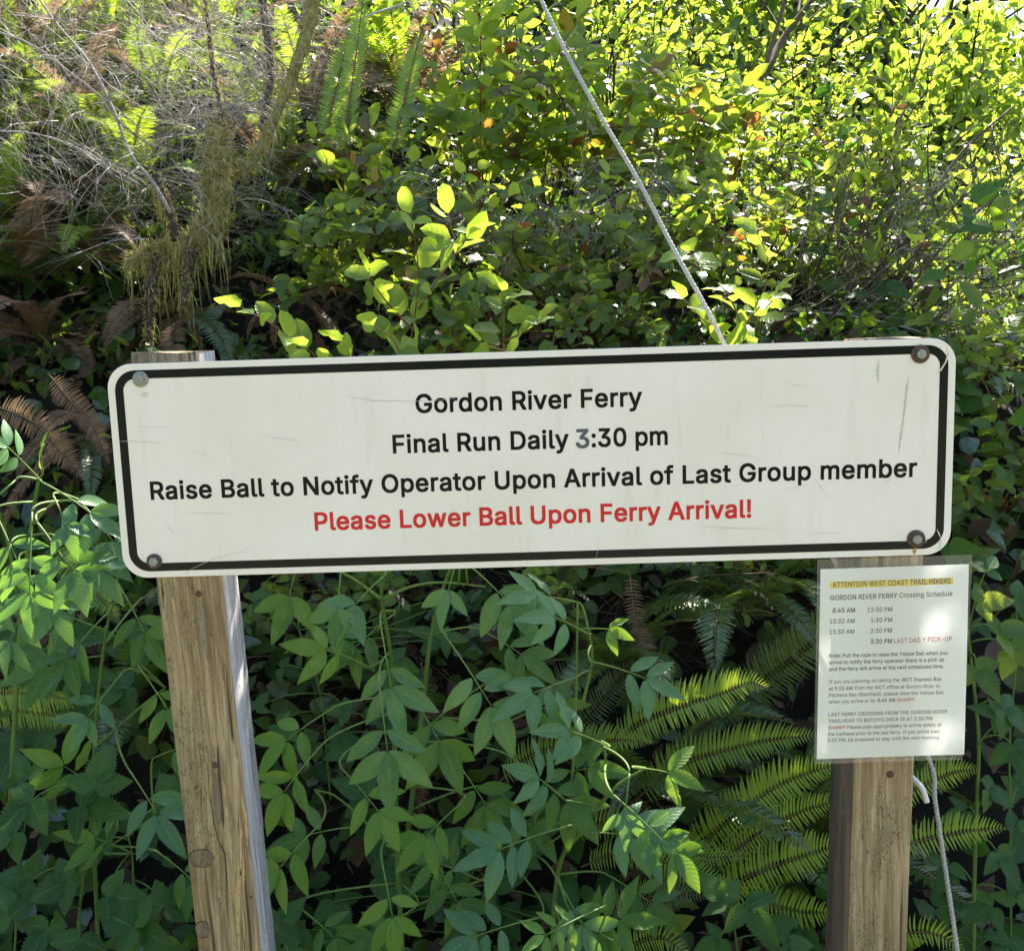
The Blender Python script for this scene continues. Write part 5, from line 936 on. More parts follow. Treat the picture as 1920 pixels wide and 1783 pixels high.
def moss_fuzz(a, pts, rad, n, l, mat=0):
    for i in range(n):
        k = rnd.randrange(len(pts) - 1); p = pts[k].lerp(pts[k + 1], rnd.random()); r = rad[k]
        d = rv(1).normalized(); d.y -= .2; q = p + d * r * .9; a.tube([q, q + (d + rv(.6)) * l * rnd.uniform(.4, 1.2)], [.0014, .0005], 3, mat, rnd.random())
def mossy(name, label, cat, L, y, rad, nst, Lst, fuzz=300, cut=True):
    P = catmull(px3(L, y), 6); n = len(P); rr = [rad[0] + (rad[1] - rad[0]) * i / (n - 1) for i in range(n)]
    rr = [r * (1 + .12 * math.sin(i * 1.7)) for i, r in enumerate(rr)]
    root = empty(name, P[-1], label, cat); a = Acc(); a.tube(P, rr, 12); link('wood', a.mesh('wood', MAT['moss' if rad[0] > .02 else 'bark']), root)
    a = Acc(); moss_fuzz(a, P, rr, fuzz, rad[0] * .5 + .008); moss_strands(a, P, rr, nst, Lst); link('moss', a.mesh('moss', MAT['moss']), root); return root
mossy('mossy_stump', 'upright broken stump wrapped in hanging yellow green moss at upper left', 'stump', [(414, 244), (408, 300), (404, 360), (398, 415), (370, 450), (330, 468), (290, 478), (250, 492)], (1.55, 1.5), (.036, .024), 1000, (.04, .22), 2200)
mossy('mossy_root', 'low mossy root curving behind the curtain of moss under the stump', 'root', [(300, 480), (285, 520), (282, 570), (280, 640)], (1.5, 1.42), (.020, .010), 160, (.04, .14), 160)
mossy('mossy_root', 'short mossy snag hanging beneath the stump between two moss curtains', 'root', [(360, 470), (350, 520), (345, 575)], (1.5, 1.45), (.018, .009), 160, (.04, .16), 120)
mossy('mossy_branch', 'thick slanting moss covered branch rising from the stump towards the top edge', 'branch', [(592, -20), (575, 60), (556, 120), (520, 210), (486, 280), (448, 330)], (1.9, 1.6), (.021, .011), 520, (.02, .16), 700)
mossy('mossy_branch', 'thin upright mossy branch between the stump and the slanting limb', 'branch', [(490, -20), (500, 60), (508, 130), (500, 200), (492, 240)], (2.1, 1.9), (.014, .010), 260, (.02, .12), 400)
mossy('mossy_branch', 'straight mossy twig standing directly above the broken stump', 'branch', [(382, -20), (392, 60), (400, 130), (412, 190), (416, 240)], (1.9, 1.6), (.006, .010), 200, (.02, .10), 300)
mossy('mossy_branch', 'old moss hung twig ending above the left moss curtain', 'branch', [(290, 330), (305, 360), (320, 400), (328, 450)], (1.5, 1.42), (.009, .012), 200, (.04, .16), 150)
def branch(label, L, y, rad, kids=0, mat='twig', kl=.2, name='bare_branch', cat='branch', depth=1, grav=0):
    P = catmull(px3(L, y), 5); n = len(P); a = Acc(); a.tube(P, [rad[0] + (rad[1] - rad[0]) * i / (n - 1) for i in range(n)], 6, 0, rnd.random())
    for k in range(kids):
        j = rnd.randrange(2, n - 1); d = (P[j] - P[j - 1]).normalized() + rv(.8); twig_tree(a, P[j], d, kl * rnd.uniform(.5, 1.3), rad[1] * .6, depth, .7, grav)
    o = link(name, a.mesh(name, MAT[mat])); return tag(o, label, cat)
branch('long bare grey branch crossing the ferns from the upper left corner to the stump', [(60, -20), (110, 50), (165, 115), (212, 205), (245, 290), (285, 340), (320, 400)], (1.7, 1.42), (.0035, .006), 6, 'grey_branch', .2)
branch('pale dead branch lying across the left edge ferns', [(-20, 55), (60, 85), (130, 135), (200, 190), (262, 240)], (1.8, 1.6), (.0035, .0025), 9, 'grey_branch', .25)
branch('thin silver branch reaching right from the left edge under the pale one', [(-20, 245), (70, 252), (150, 280), (215, 320), (262, 345)], (1.6, 1.5), (.003, .002), 9, kl=.24)
branch('forked dark twig sloping over the top of the tall ferns', [(640, 60), (690, 30), (760, 5), (800, -30)], (2.0, 2.2), (.004, .003), 4)
branch('thick diagonal dark bough behind the leaves right of the rope', [(1392, 200), (1440, 130), (1470, 70), (1540, -20)], (2.6, 3.0), (.018, .012), 5, 'bark', .4)
branch('upright dark bough in the shade at the top right of the rope', [(1350, 330), (1400, 230), (1440, 110), (1478, -20)], (2.5, 2.8), (.012, .008), 5, 'bark', .4)
branch('long thin dark branch sweeping down from the upper right edge', [(1900, 200), (1800, 290), (1720, 410), (1640, 520), (1560, 620)], (2.2, 1.7), (.004, .007), 10, 'bark', .35)
branch('dark arching branch over the thicket right of centre', [(1560, 640), (1600, 470), (1650, 330), (1700, 190), (1740, 60)], (1.7, 2.6), (.009, .004), 12, 'bark', .4)
branch('low grey branch lying level in the tangle above the sign corner', [(1450, 590), (1560, 588), (1680, 610), (1790, 640), (1920, 650)], (1.6, 1.4), (.004, .003), 10, 'twig', .3)
branch('pale twig running level across the dark tangle at right', [(1620, 450), (1700, 468), (1790, 490), (1900, 520)], (1.8, 1.7), (.0035, .002), 10, 'twig', .25)
branch('rising grey stick in the dark tangle beside the right edge', [(1560, 660), (1680, 600), (1800, 590), (1890, 575)], (1.5, 1.6), (.003, .002), 8, 'twig', .25)
branch('crooked white lichened twig in the dry brush above the sign', [(990, 405), (970, 430), (955, 455), (945, 490)], (1.5, 1.4), (.0035, .003), 5, 'twig', .12)
for i in range(9):
    x0 = 1440 + i * 26; branch('leaning brown stem in the shaded thicket, %s from the left of nine' % ['first', 'second', 'third', 'fourth', 'fifth', 'sixth', 'seventh', 'eighth', 'last'][i],
        [(x0 + rnd.uniform(-20, 20), 660), (x0 + 40 + i * 9, 560), (x0 + 70 + i * 22, 430), (x0 + 80 + i * 40, 330)], (1.45, 2.0), (.006, .003), 3, 'bark', .3, name='shrub_stem', cat='stem')
# dry brush: arcs of hanging dead twigs
def brush(name, n, reg, yr, L, grav, dirx, mats, depth=1, r=(.0008, .0018)):
    a = Acc()
    for i in range(n):
        p = at(rnd.uniform(reg[0], reg[2]), rnd.uniform(reg[1], reg[3]), rnd.uniform(*yr)); twig_tree(a, p, Vector((rnd.uniform(*dirx), rnd.uniform(-.5, .1), rnd.uniform(-.1, .7))), L * rnd.uniform(.5, 1.3), rnd.uniform(*r), depth, .5, grav, 0, 6, 4)
    tag(link(name, a.mesh(name, MAT[mats])), kind='stuff')
brush('dry_brush', 150, (660, 340, 1340, 560), (1.35, 1.7), .26, .22, (-.9, .5), 'litter', 1, (.0006, .0013))
brush('dry_brush', 90, (800, 330, 1300, 480), (1.35, 1.6), .22, .2, (-.9, .5), 'twig', 1, (.0006, .0012))
brush('dead_twigs', 680, (-20, 0, 460, 460), (1.35, 2.2), .26, .08, (-.3, 1), 'twig', 1, (.0005, .0011))
brush('dead_twigs', 300, (360, 0, 640, 260), (1.8, 2.2), .22, .08, (-1, 1), 'twig', 1, (.0006, .0013))
brush('dark_tangle', 120, (1420, 400, 1900, 660), (1.4, 2.1), .4, .03, (-.2, 1), 'bark', 1, (.001, .003))
brush('grey_tangle', 60, (1420, 400, 1900, 660), (1.4, 2.0), .4, .03, (-.2, 1), 'twig', 1, (.0008, .0018))
brush('dead_twigs', 80, (480, 1080, 1500, 1500), (.85, 1.1), .28, .12, (-.8, .8), 'litter', 1, (.0008, .002))

# ================================================================== ferns
FG = None
UL = [  # px, py of crown, fronds, length, azimuth range, tilt, material mix, label
 (60, 210, 15, .62, (150, 390), (0, 55), 'sword fern at the left edge under the top left corner'),
 (230, 120, 13, .55, (180, 400), (0, 60), 'bright sunlit fern behind the long bare grey branch'),
 (190, 300, 16, .60, (170, 380), (-5, 50), 'largest bright fern left of the mossy stump'),
 (40, 400, 15, .60, (200, 400), (-15, 40), 'sword fern with whitish shining fronds at the left edge level with the stump'),
 (150, 480, 13, .50, (190, 360), (-25, 30), 'drooping dark fern below and left of the stump'),
 (300, 230, 12, .50, (180, 420), (0, 55), 'yellow green fern directly left of the stump top'),
 (20, 60, 12, .60, (200, 400), (0, 60), 'fern filling the top left corner'),
 (420, 90, 10, .50, (150, 390), (0, 60), 'small fern half hidden among grey dead twigs at the top'),
 (530, 330, 11, .45, (180, 380), (-20, 35), 'shaded fern just right of the mossy stump'),
 (760, 200, 13, .60, (160, 330), (5, 70), 'tall fern beside the brown dead fronds near the top centre'),
 (700, 330, 10, .42, (170, 330), (-20, 30), 'low fern with brown tips under the tall upright fronds'),
]
UL += [(110, 160, 12, .5, (200, 350), (-10, 45), 'fern with arching fronds under the pale dead branch'), (250, 380, 13, .5, (190, 350), (-10, 40), 'fern crowded against the left side of the stump'), (60, 520, 12, .5, (200, 350), (-30, 20), 'dark glossy fern at the left edge below the bright ferns'),
 (330, 60, 11, .5, (180, 360), (0, 60), 'fern under the top edge between the bare branch and the mossy twig'), (150, 20, 12, .5, (180, 360), (0, 60), 'fern right of the top left corner behind the bare branch'), (470, 210, 10, .42, (180, 360), (-10, 40), 'fern between the stump and the slanting mossy limb'), (590, 220, 10, .5, (180, 360), (-10, 50), 'fern just right of the slanting mossy limb'), (10, 300, 12, .55, (230, 380), (-10, 40), 'fern leaning in from the left edge above the white shining fronds')]
for px, py, n, L, az, ti, lb in UL:
    c = on_bank(px, py, .2); fern(lb, c, n, L, az, ti, [('fern', .33), ('fern_dark', .33), ('fern_dead', .34)])
for px, py, n, L, az, ti, lb in [(130, 360, 9, .5, (180, 380), (-60, 0), 'dead reddish brown fern hanging in front of the left edge ferns'), (760, 110, 12, .55, (180, 380), (-70, -10), 'dead brown fern drooping at the top centre'), (690, 160, 9, .5, (180, 380), (-80, -20), 'rusty hanging dead fern right of the slanting mossy limb'),
      (80, 640, 12, .45, (180, 380), (-30, 20), 'brown fern in the hollow left of the sign'), (330, 590, 9, .4, (200, 380), (-40, 10), 'withered brown fern under the moss curtain'), (170, 820, 9, .36, (190, 350), (-50, 0), 'curled brown fern beside the upper left edge of the sign'), (560, 560, 8, .3, (180, 360), (-50, 10), 'small withered fern behind the bright shoot above the sign')]:
    c = on_bank(px, py, .15); fern(lb, c, n, L, az, ti, [('fern_dead', .8), ('fern_dark', .2)], name='dead_fern')
for x, y, lb in [(-2.3, 1.6, 'fern beyond the left edge of the view beside the bare branch'), (-2.7, 2.5, 'fern high on the slope beyond the left edge of the view'), (-2.1, .95, 'fern low on the slope beyond the left edge of the view'), (-3.3, 1.9, 'farthest fern on the slope beyond the left edge of the view')]:
    fern(lb, Vector((x, y, bank(x, y))), 14, .6, (180, 360), (0, 50), [('fern', .6), ('fern_dark', .3), ('fern_dead', .1)])
# tall upright fronds at the top centre
root = empty('sword_fern', at(640, 300, 1.75), 'sword fern with tall upright bright fronds at the top centre', 'fern')
for L in ([(648, 290), (655, 200), (668, 100), (684, -30)], [(612, 270), (622, 200), (640, 130), (652, 60)], [(735, 300), (752, 220), (772, 130), (790, 60)]):
    P = px3(L, (1.75, 1.95)); pts = catmull(P, 8); a = Acc(); a.tube(pts, .002, 5, 1); Ms = []
    for p, d, n, l in pinnae(pts, .046, .0085, Vector((1, -.2, .1)), Vector((-1, -.2, .1))): Ms.append(np.array(frame(p, d, n, (l * 1.1, l, l))))
    a.tile(TP['pinlo'][0], np.array(Ms), 0); link('frond', a.mesh('frond', [MAT['fern'], MAT['rachis']]), root)

# hero fronds on the right and left
def hf(root, L, y, plen, gap, sa, sb, mat='fern', lens=(1, .8)):
    hero_frond(root, px3(L, y), plen, gap, Vector(sa), Vector(sb), mat, lens=lens)
UPV = (.10, .15, 1.0); DNV = (.25, -.75, -.35)
r1 = empty('sword_fern', at(1180, 1460, .95), 'sword fern holding the bright sunlit frond left of the paper notice', 'fern')
hf(r1, [(1150, 1400), (1195, 1360), (1240, 1338), (1284, 1322), (1345, 1303), (1405, 1280), (1442, 1290)], (.75, .55), .062, .0105, UPV, DNV)
hf(r1, [(930, 1470), (1000, 1415), (1070, 1398), (1134, 1389), (1180, 1388), (1226, 1393)], (.8, .6), .048, .0100, UPV, (.2, -.8, -.5))
hf(r1, [(1190, 1500), (1270, 1438), (1340, 1412), (1440, 1388), (1540, 1377)], (.75, .6), .058, .0110, (-.05, .1, 1), (.3, -.8, -.35))
r2 = empty('sword_fern', at(1290, 1640, .8), 'sword fern with three long fronds rising towards the base of the right post', 'fern')
hf(r2, [(1285, 1620), (1316, 1583), (1375, 1532), (1450, 1478), (1520, 1447), (1590, 1430)], (.7, .45), .060, .0118, (-.25, .1, 1), (.3, -.8, -.35))
hf(r2, [(1330, 1625), (1390, 1585), (1450, 1545), (1520, 1515), (1590, 1495)], (.65, .4), .045, .0120, (.05, .1, 1), (.3, -.8, -.35))
hf(r2, [(1340, 1690), (1390, 1650), (1460, 1620), (1530, 1597), (1590, 1580)], (.6, .38), .056, .0120, (.05, .1, 1), (.3, -.8, -.35))
r3 = empty('sword_fern', at(1120, 1600, .75), 'sword fern sending drooping fronds to the right across the lower middle', 'fern')
hf(r3, [(1060, 1560), (1120, 1545), (1190, 1548), (1270, 1590), (1330, 1606), (1400, 1604)], (.72, .5), .048, .0110, (.3, .1, 1), (-.1, -.7, -.6))
hf(r3, [(1090, 1625), (1150, 1602), (1220, 1605), (1300, 1637), (1390, 1668)], (.68, .46), .042, .0110, (.35, .1, 1), (-.1, -.7, -.6))
hf(r3, [(1130, 1720), (1190, 1690), (1250, 1676), (1330, 1680)], (.68, .5), .048, .0110, (.05, .1, 1), (.1, -.7, -.6), 'fern_dark')
hf(r3, [(1370, 1675), (1430, 1690), (1500, 1708), (1570, 1712)], (.6, .4), .044, .0120, (.05, .1, 1), (.1, -.7, -.6))
hf(r3, [(1130, 1810), (1190, 1770), (1240, 1757), (1300, 1800)], (.55, .4), .044, .0115, (.05, .1, 1), (.1, -.7, -.6))
r4 = empty('sword_fern', at(1420, 1330, 1.1), 'broad sword fern leaning towards the left edge of the paper notice', 'fern')
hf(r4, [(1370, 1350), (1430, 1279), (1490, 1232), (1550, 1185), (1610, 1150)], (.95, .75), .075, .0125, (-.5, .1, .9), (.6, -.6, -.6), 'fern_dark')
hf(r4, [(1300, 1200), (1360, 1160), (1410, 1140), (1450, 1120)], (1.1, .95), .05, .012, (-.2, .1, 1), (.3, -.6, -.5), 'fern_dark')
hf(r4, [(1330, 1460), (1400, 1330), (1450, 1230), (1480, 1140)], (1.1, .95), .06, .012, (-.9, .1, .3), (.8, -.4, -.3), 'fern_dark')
r5 = empty('sword_fern', at(1640, 1600, .65), 'sword fern poking out behind the rope and the right post', 'fern')
hf(r5, [(1640, 1510), (1700, 1486), (1760, 1460), (1800, 1445), (1838, 1444)], (.5, .35), .038, .0095, (.05, .1, 1), (.1, -.8, -.4))
hf(r5, [(1640, 1600), (1700, 1582), (1770, 1566), (1830, 1556), (1886, 1552)], (.45, .3), .042, .0098, (.1, .1, 1), (.1, -.8, -.4))
hf(r5, [(1660, 1770), (1710, 1748), (1760, 1752), (1810, 1785)], (.4, .3), .034, .0095, (.1, .1, 1), (.1, -.8, -.4))
r6 = empty('sword_fern', at(-20, 1330, .8), 'dark fern frond pair pointing right from the left edge below the elder', 'fern')
hf(r6, [(-90, 1320), (0, 1298), (60, 1300), (110, 1306), (163, 1318)], (.7, .55), .045, .0085, (.1, .1, 1), (.2, -.5, -.9), 'fern', (.45, 1))
hf(r6, [(-90, 1370), (0, 1335), (70, 1335), (150, 1355)], (.72, .6), .042, .0085, (.1, .1, 1), (.2, -.5, -.9), 'fern', (.45, 1))
r7 = empty('sword_fern', at(60, 1100, .95), 'sword fern with a golden tipped frond beside the lower left corner of the sign', 'fern')
hf(r7, [(90, 1010), (130, 1060), (170, 1100), (205, 1140), (222, 1170)], (.9, .75), .045, .0095, (.9, -.3, .4), (-.9, -.3, -.3), 'fern')
hf(r7, [(-10, 1100), (40, 1120), (90, 1150), (130, 1200)], (.95, .85), .05, .0095, (.7, -.3, .6), (-.6, -.3, -.6), 'fern_dark')
hf(r7, [(-10, 760), (60, 790), (110, 840), (160, 900)], (1.1, .95), .05, .0095, (.7, -.3, .6), (-.6, -.3, -.6), 'fern_dead')
hf(r7, [(90, 700), (140, 760), (175, 800), (205, 870)], (1.1, .95), .04, .0085, (.7, -.3, .6), (-.6, -.3, -.6), 'fern_dead')
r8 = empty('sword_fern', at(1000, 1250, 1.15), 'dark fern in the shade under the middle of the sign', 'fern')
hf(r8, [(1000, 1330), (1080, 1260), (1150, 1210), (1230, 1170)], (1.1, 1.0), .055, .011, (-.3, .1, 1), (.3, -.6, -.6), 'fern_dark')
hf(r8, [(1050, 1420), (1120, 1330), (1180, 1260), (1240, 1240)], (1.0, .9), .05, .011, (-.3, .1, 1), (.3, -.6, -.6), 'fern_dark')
hf(r8, [(1180, 1070), (1190, 1150), (1215, 1220), (1252, 1280)], (.95, .8), .03, .009, (1, -.3, .1), (-1, -.3, -.1), 'fern_dead')
hf(r8, [(790, 1240), (800, 1340), (790, 1420), (785, 1570)], (1.0, .9), .03, .009, (1, -.3, .1), (-1, -.3, -.1), 'fern_dead')
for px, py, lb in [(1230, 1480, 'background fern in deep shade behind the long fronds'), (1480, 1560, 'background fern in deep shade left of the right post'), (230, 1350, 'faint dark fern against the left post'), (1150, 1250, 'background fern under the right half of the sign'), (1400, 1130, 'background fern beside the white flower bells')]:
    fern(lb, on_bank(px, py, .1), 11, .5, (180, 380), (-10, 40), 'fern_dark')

# ================================================================== elder bushes
def join(SP, B, T):
    c = [p for p in SP if p.z < B.z + .01] or SP
    return min(c, key=lambda p: (p - B).length + .4 * max(0, (T - B).normalized().dot((p - B).normalized()) if (p - B).length > 1e-4 else 0) * (p - B).length)
def elder(label, base, by, stems, leaves, young=(), ll=.094, name='elderberry_bush', only=None):
    b = at(*base, by); root = empty(name, b, label, 'bush'); S = Sink(root, True, 'leaflet'); st = Acc(); SP = []
    for L, y, r in stems:
        P = catmull(px3(L, y), 5); n = len(P); st.tube(P, [r * (1 - .55 * i / n) for i in range(n)], 7, 0, rnd.random() * .5); SP += P
    for q in leaves:
        (x0, y0), (x1, y1), yy, pr, *rest = q; k = rest[0] if rest else 1.0; mt = rest[1] if len(rest) > 1 else only or ('elder' if yy < .37 and rnd.random() < .75 else 'elder_mid')
        B = at(x0, y0, yy); T = at(x1, y1, yy - .05)
        q_ = join(SP, B, T)
        st.tube(bez(q_, B - (T - B).normalized() * (q_ - B).length * .18 + Vector((0, 0, .006)), B, 7), [.0024, .0023, .0022, .0022, .0021, .002, .002, .0019], 5, 0, .6)
        compound(S, st, B, T, Vector((rnd.uniform(-.25, .25), -.72, .75)), pr, ll * k, mt, .22)
    link('stem', st.mesh('stem', MAT['stem_green']), root); S.done(); return root
elder('elder bush with large toothed leaflets filling the space under the middle of the sign', (745, 1900), .62,
  [([(760, 1900), (745, 1600), (740, 1400), (735, 1250), (716, 1125), (718, 1060)], (.6, .42), .0065), ([(716, 1125), (670, 1090), (630, 1068)], (.43, .40), .004), ([(716, 1125), (770, 1100), (830, 1092), (910, 1100)], (.43, .38), .0036),
   ([(765, 1560), (790, 1350), (808, 1190), (835, 1090), (860, 1040)], (.5, .45), .0055), ([(770, 1390), (860, 1315), (960, 1250)], (.5, .48), .003), ([(745, 1600), (640, 1500), (590, 1480)], (.55, .5), .003), ([(770, 1700), (900, 1650), (1000, 1600)], (.6, .5), .003)],
  [((720, 1080), (600, 1175), .36, 1, 1.0), ((640, 1060), (625, 1210), .36, 1, .95), ((560, 1050), (530, 1150), .40, 1, 1.0), ((860, 1040), (830, 1130), .36, 1, .8), ((880, 1060), (1010, 1165), .34, 2, 1.0),
   ((715, 1180), (740, 1320), .30, 2, 1.0), ((840, 1200), (950, 1350), .30, 3, 1.05), ((712, 1290), (735, 1470), .24, 2, 1.15), ((770, 1300), (850, 1420), .38, 2, 1.1), ((620, 1330), (520, 1390), .42, 2, 1.0, 'elder_young'),
   ((690, 1250), (560, 1180), .40, 2, .9, 'elder_young'), ((600, 1400), (510, 1500), .36, 2, .95, 'elder_young'), ((640, 1440), (760, 1560), .34, 2, .9, 'elder_young'), ((600, 1545), (500, 1640), .32, 2, 1.0, 'elder_young'), ((715, 1610), (735, 1710), .30, 2, .85, 'elder_young'),
   ((1060, 1550), (900, 1590), .30, 3, .95), ((960, 1420), (1070, 1500), .42, 3, 1.0), ((850, 1420), (960, 1560), .46, 2, 1.0), ((1030, 1460), (1130, 1420), .45, 2, .9), ((1010, 1720), (870, 1750), .32, 3, .95), ((900, 1650), (800, 1600), .45, 3, .9),
   ((780, 1700), (700, 1750), .46, 2, .9), ((960, 1350), (1080, 1290), .48, 2, .9), ((1040, 1640), (1100, 1740), .36, 2, .9), ((870, 1500), (800, 1560), .40, 2, .9, 'elder_young'), ((560, 1700), (640, 1760), .5, 2, .8), ((660, 1550), (560, 1560), .5, 2, .9), ((930, 1480), (1040, 1580), .5, 2, .9), ((740, 1150), (660, 1210), .48, 2, .9), ((900, 1180), (1000, 1230), .48, 2, .95), ((810, 1600), (860, 1690), .42, 2, .9)])
elder('elder shoot with sunlit pale leaflets left of the sword fern fronds', (1035, 1900), .55,
  [([(1030, 1900), (1045, 1640), (1090, 1560), (1150, 1480), (1210, 1440)], (.55, .30), .0055), ([(1135, 1495), (1135, 1420), (1128, 1390)], (.32, .30), .003), ([(1060, 1560), (1075, 1430), (1080, 1300), (1083, 1130)], (.45, .38), .004), ([(1090, 1330), (1110, 1240), (1105, 1190)], (.36, .30), .0035), ([(1045, 1640), (1080, 1720), (1200, 1790)], (.4, .3), .003)],
  [((1190, 1440), (1290, 1440), .22, 1, .55, 'elder_young'), ((1150, 1490), (1280, 1600), .18, 3, .62), ((1140, 1400), (1040, 1345), .22, 2, .62), ((1110, 1240), (1250, 1270), .24, 2, .62), ((1105, 1190), (1040, 1150), .26, 2, .62), ((1085, 1180), (1160, 1170), .26, 1, .4, 'elder_young'), ((1180, 1450), (1170, 1540), .2, 1, .5),
   ((1080, 1270), (1010, 1290), .3, 2, .7), ((1060, 1500), (1000, 1440), .36, 2, .7), ((1090, 1560), (1200, 1560), .36, 3, .85), ((1130, 1700), (1060, 1730), .24, 3, .45, 'elder_young'), ((1060, 1740), (1150, 1720), .4, 3, .8), ((1140, 1640), (1250, 1700), .5, 2, .7), ((1085, 1130), (1010, 1110), .3, 2, .6)], ll=.12)
elder('elder bush with shining sunlit leaflets beside the left end of the sign', (40, 1560), .5,
  [([(20, 1500), (40, 1150), (60, 980), (72, 900)], (.5, .22), .0055), ([(60, 985), (110, 940), (200, 950)], (.28, .2), .003), ([(40, 1150), (10, 1000), (-10, 930)], (.4, .3), .003)],
  [((80, 905), (225, 975), .16, 2, .9), ((75, 900), (30, 850), .2, 2, .7), ((60, 960), (55, 1080), .18, 3, .85), ((70, 980), (175, 1110), .17, 2, .9), ((30, 900), (-40, 960), .2, 3, .9), ((80, 890), (75, 830), .18, 1, .5, 'elder_young'), ((40, 1060), (120, 1150), .24, 2, .85), ((-10, 960), (40, 1060), .22, 2, .9), ((110, 1010), (210, 1080), .26, 2, .85), ((20, 1020), (-20, 1120), .26, 2, .85), ((100, 930), (130, 990), .15, 1, .7), ((150, 940), (215, 1010), .2, 2, .7), ((60, 1100), (20, 1190), .3, 2, .8)], ll=.082, only='elder')
elder('shaded elder bush low down left of the leaning post', (200, 1900), .6,
  [([(190, 1900), (175, 1500), (190, 1250), (225, 1060)], (.6, .42), .005), ([(180, 1400), (270, 1320), (310, 1290)], (.5, .44), .003), ([(185, 1600), (290, 1530)], (.5, .42), .003)],
  [((190, 1180), (80, 1130), .4, 2, 1.0), ((200, 1150), (110, 1240), .38, 2, .95), ((225, 1100), (290, 1210), .42, 2, .9), ((260, 1250), (320, 1330), .36, 2, .75), ((230, 1260), (180, 1320), .36, 2, .7), ((240, 1440), (310, 1540), .3, 2, 1.0), ((190, 1230), (60, 1240), .45, 2, 1.0), ((290, 1420), (350, 1390), .4, 2, .8), ((180, 1480), (110, 1420), .42, 2, .95), ((250, 1600), (170, 1560), .48, 2, .9), ((300, 1600), (370, 1650), .46, 2, .9), ((120, 1040), (200, 1040), .5, 2, .9), ((270, 1120), (330, 1080), .6, 1, .9)])

# ================================================================== salmonberry: trifoliate toothed leaves
def berry(label, base, by, stems, leaves, sz=.075, mats='berry', name='salmonberry_bush'):
    b = at(*base, by); root = empty(name, b, label, 'bush'); S = Sink(root, True, 'leaf'); st = Acc(); SP = []
    for L, y, r in stems:
        P = catmull(px3(L, y), 5); n = len(P); st.tube(P, [r * (1 - .5 * i / n) for i in range(n)], 6, 0, rnd.random() * .5); SP += P
    for q in leaves:
        (x, y), yy, ang, *rest = q; k = rest[0] if rest else 1.0; mt = rest[1] if len(rest) > 1 else mats
        p = at(x, y, yy); up = Vector((rnd.uniform(-.3, .3), -.75, .7)).normalized()
        ax = RT * math.cos(R(ang)) + UP * math.sin(R(ang)) + Vector((0, -.2, 0)); ax = (ax - up * ax.dot(up)).normalized(); sd = ax.cross(up)
        q_ = join(SP, p, p + ax); st.tube(bez(q_, q_.lerp(p, .6) + Vector((0, 0, .03)), p, 6), [.002, .0018, .0017, .0016, .0014, .0013, .0012], 5)
        S.leaf('berry', mt, p + ax * .008, ax + rv(.1), up + rv(.15), sz * k)
        for sg in (-1, 1): S.leaf('berry', mt, p, ax * .25 + sd * sg + rv(.12), up + rv(.2), sz * k * .78)
    link('stem', st.mesh('stem', MAT['stem_green']), root); S.done(); return root
berry('salmonberry bush with broad pleated leaves in the lower left corner', (150, 1950), .6,
  [([(130, 1950), (150, 1700), (170, 1540), (180, 1470)], (.6, .35), .004), ([(250, 1950), (250, 1650), (240, 1560)], (.6, .45), .003), ([(20, 1900), (40, 1600), (60, 1480)], (.6, .4), .003)],
  [((178, 1475), .32, 80, 1.0), ((60, 1500), .3, 225, 1.05), ((150, 1510), .34, 0, 1.05), ((50, 1460), .34, 110, .7, 'berry'), ((90, 1480), .38, 20, .8), ((200, 1680), .34, 10, .9), ((255, 1740), .3, 150, 1.05), ((262, 1740), .32, -20, .8), ((130, 1650), .42, 200, 1), ((60, 1650), .45, 160, 1), ((90, 1740), .4, 240, 1), ((190, 1590), .44, 140, .9), ((310, 1700), .42, 60, 1), ((30, 1560), .44, 200, .9), ((330, 1500), .5, 120, .9), ((20, 1720), .4, 120, 1), ((150, 1760), .36, 260, .9), ((320, 1780), .4, 250, .9)], .085)
berry('salmonberry bush with large toothed leaves above it along the left edge', (30, 1500), .8,
  [([(10, 1500), (30, 1350), (50, 1200)], (.8, .6), .004)],
  [((40, 1210), .55, 200, 1.2), ((110, 1200), .55, 20, 1.1), ((20, 1150), .6, 140, 1.1), ((150, 1280), .6, 300, 1), ((60, 1290), .7, 220, 1), ((240, 1290), .7, 200, 1), ((100, 1380), .65, 160, 1), ((20, 1420), .6, 180, 1.1), ((280, 1180), .8, 260, 1)], .095)
berry('single pleated salmonberry leaf cluster right of the leaning post at the bottom edge', (530, 1900), .4, [([(530, 1900), (535, 1780), (520, 1745)], (.4, .3), .0025)], [((520, 1745), .26, 70, .95), ((540, 1790), .3, 0, .7), ((620, 1760), .5, 30, .8), ((700, 1770), .5, 150, .8)], .07)
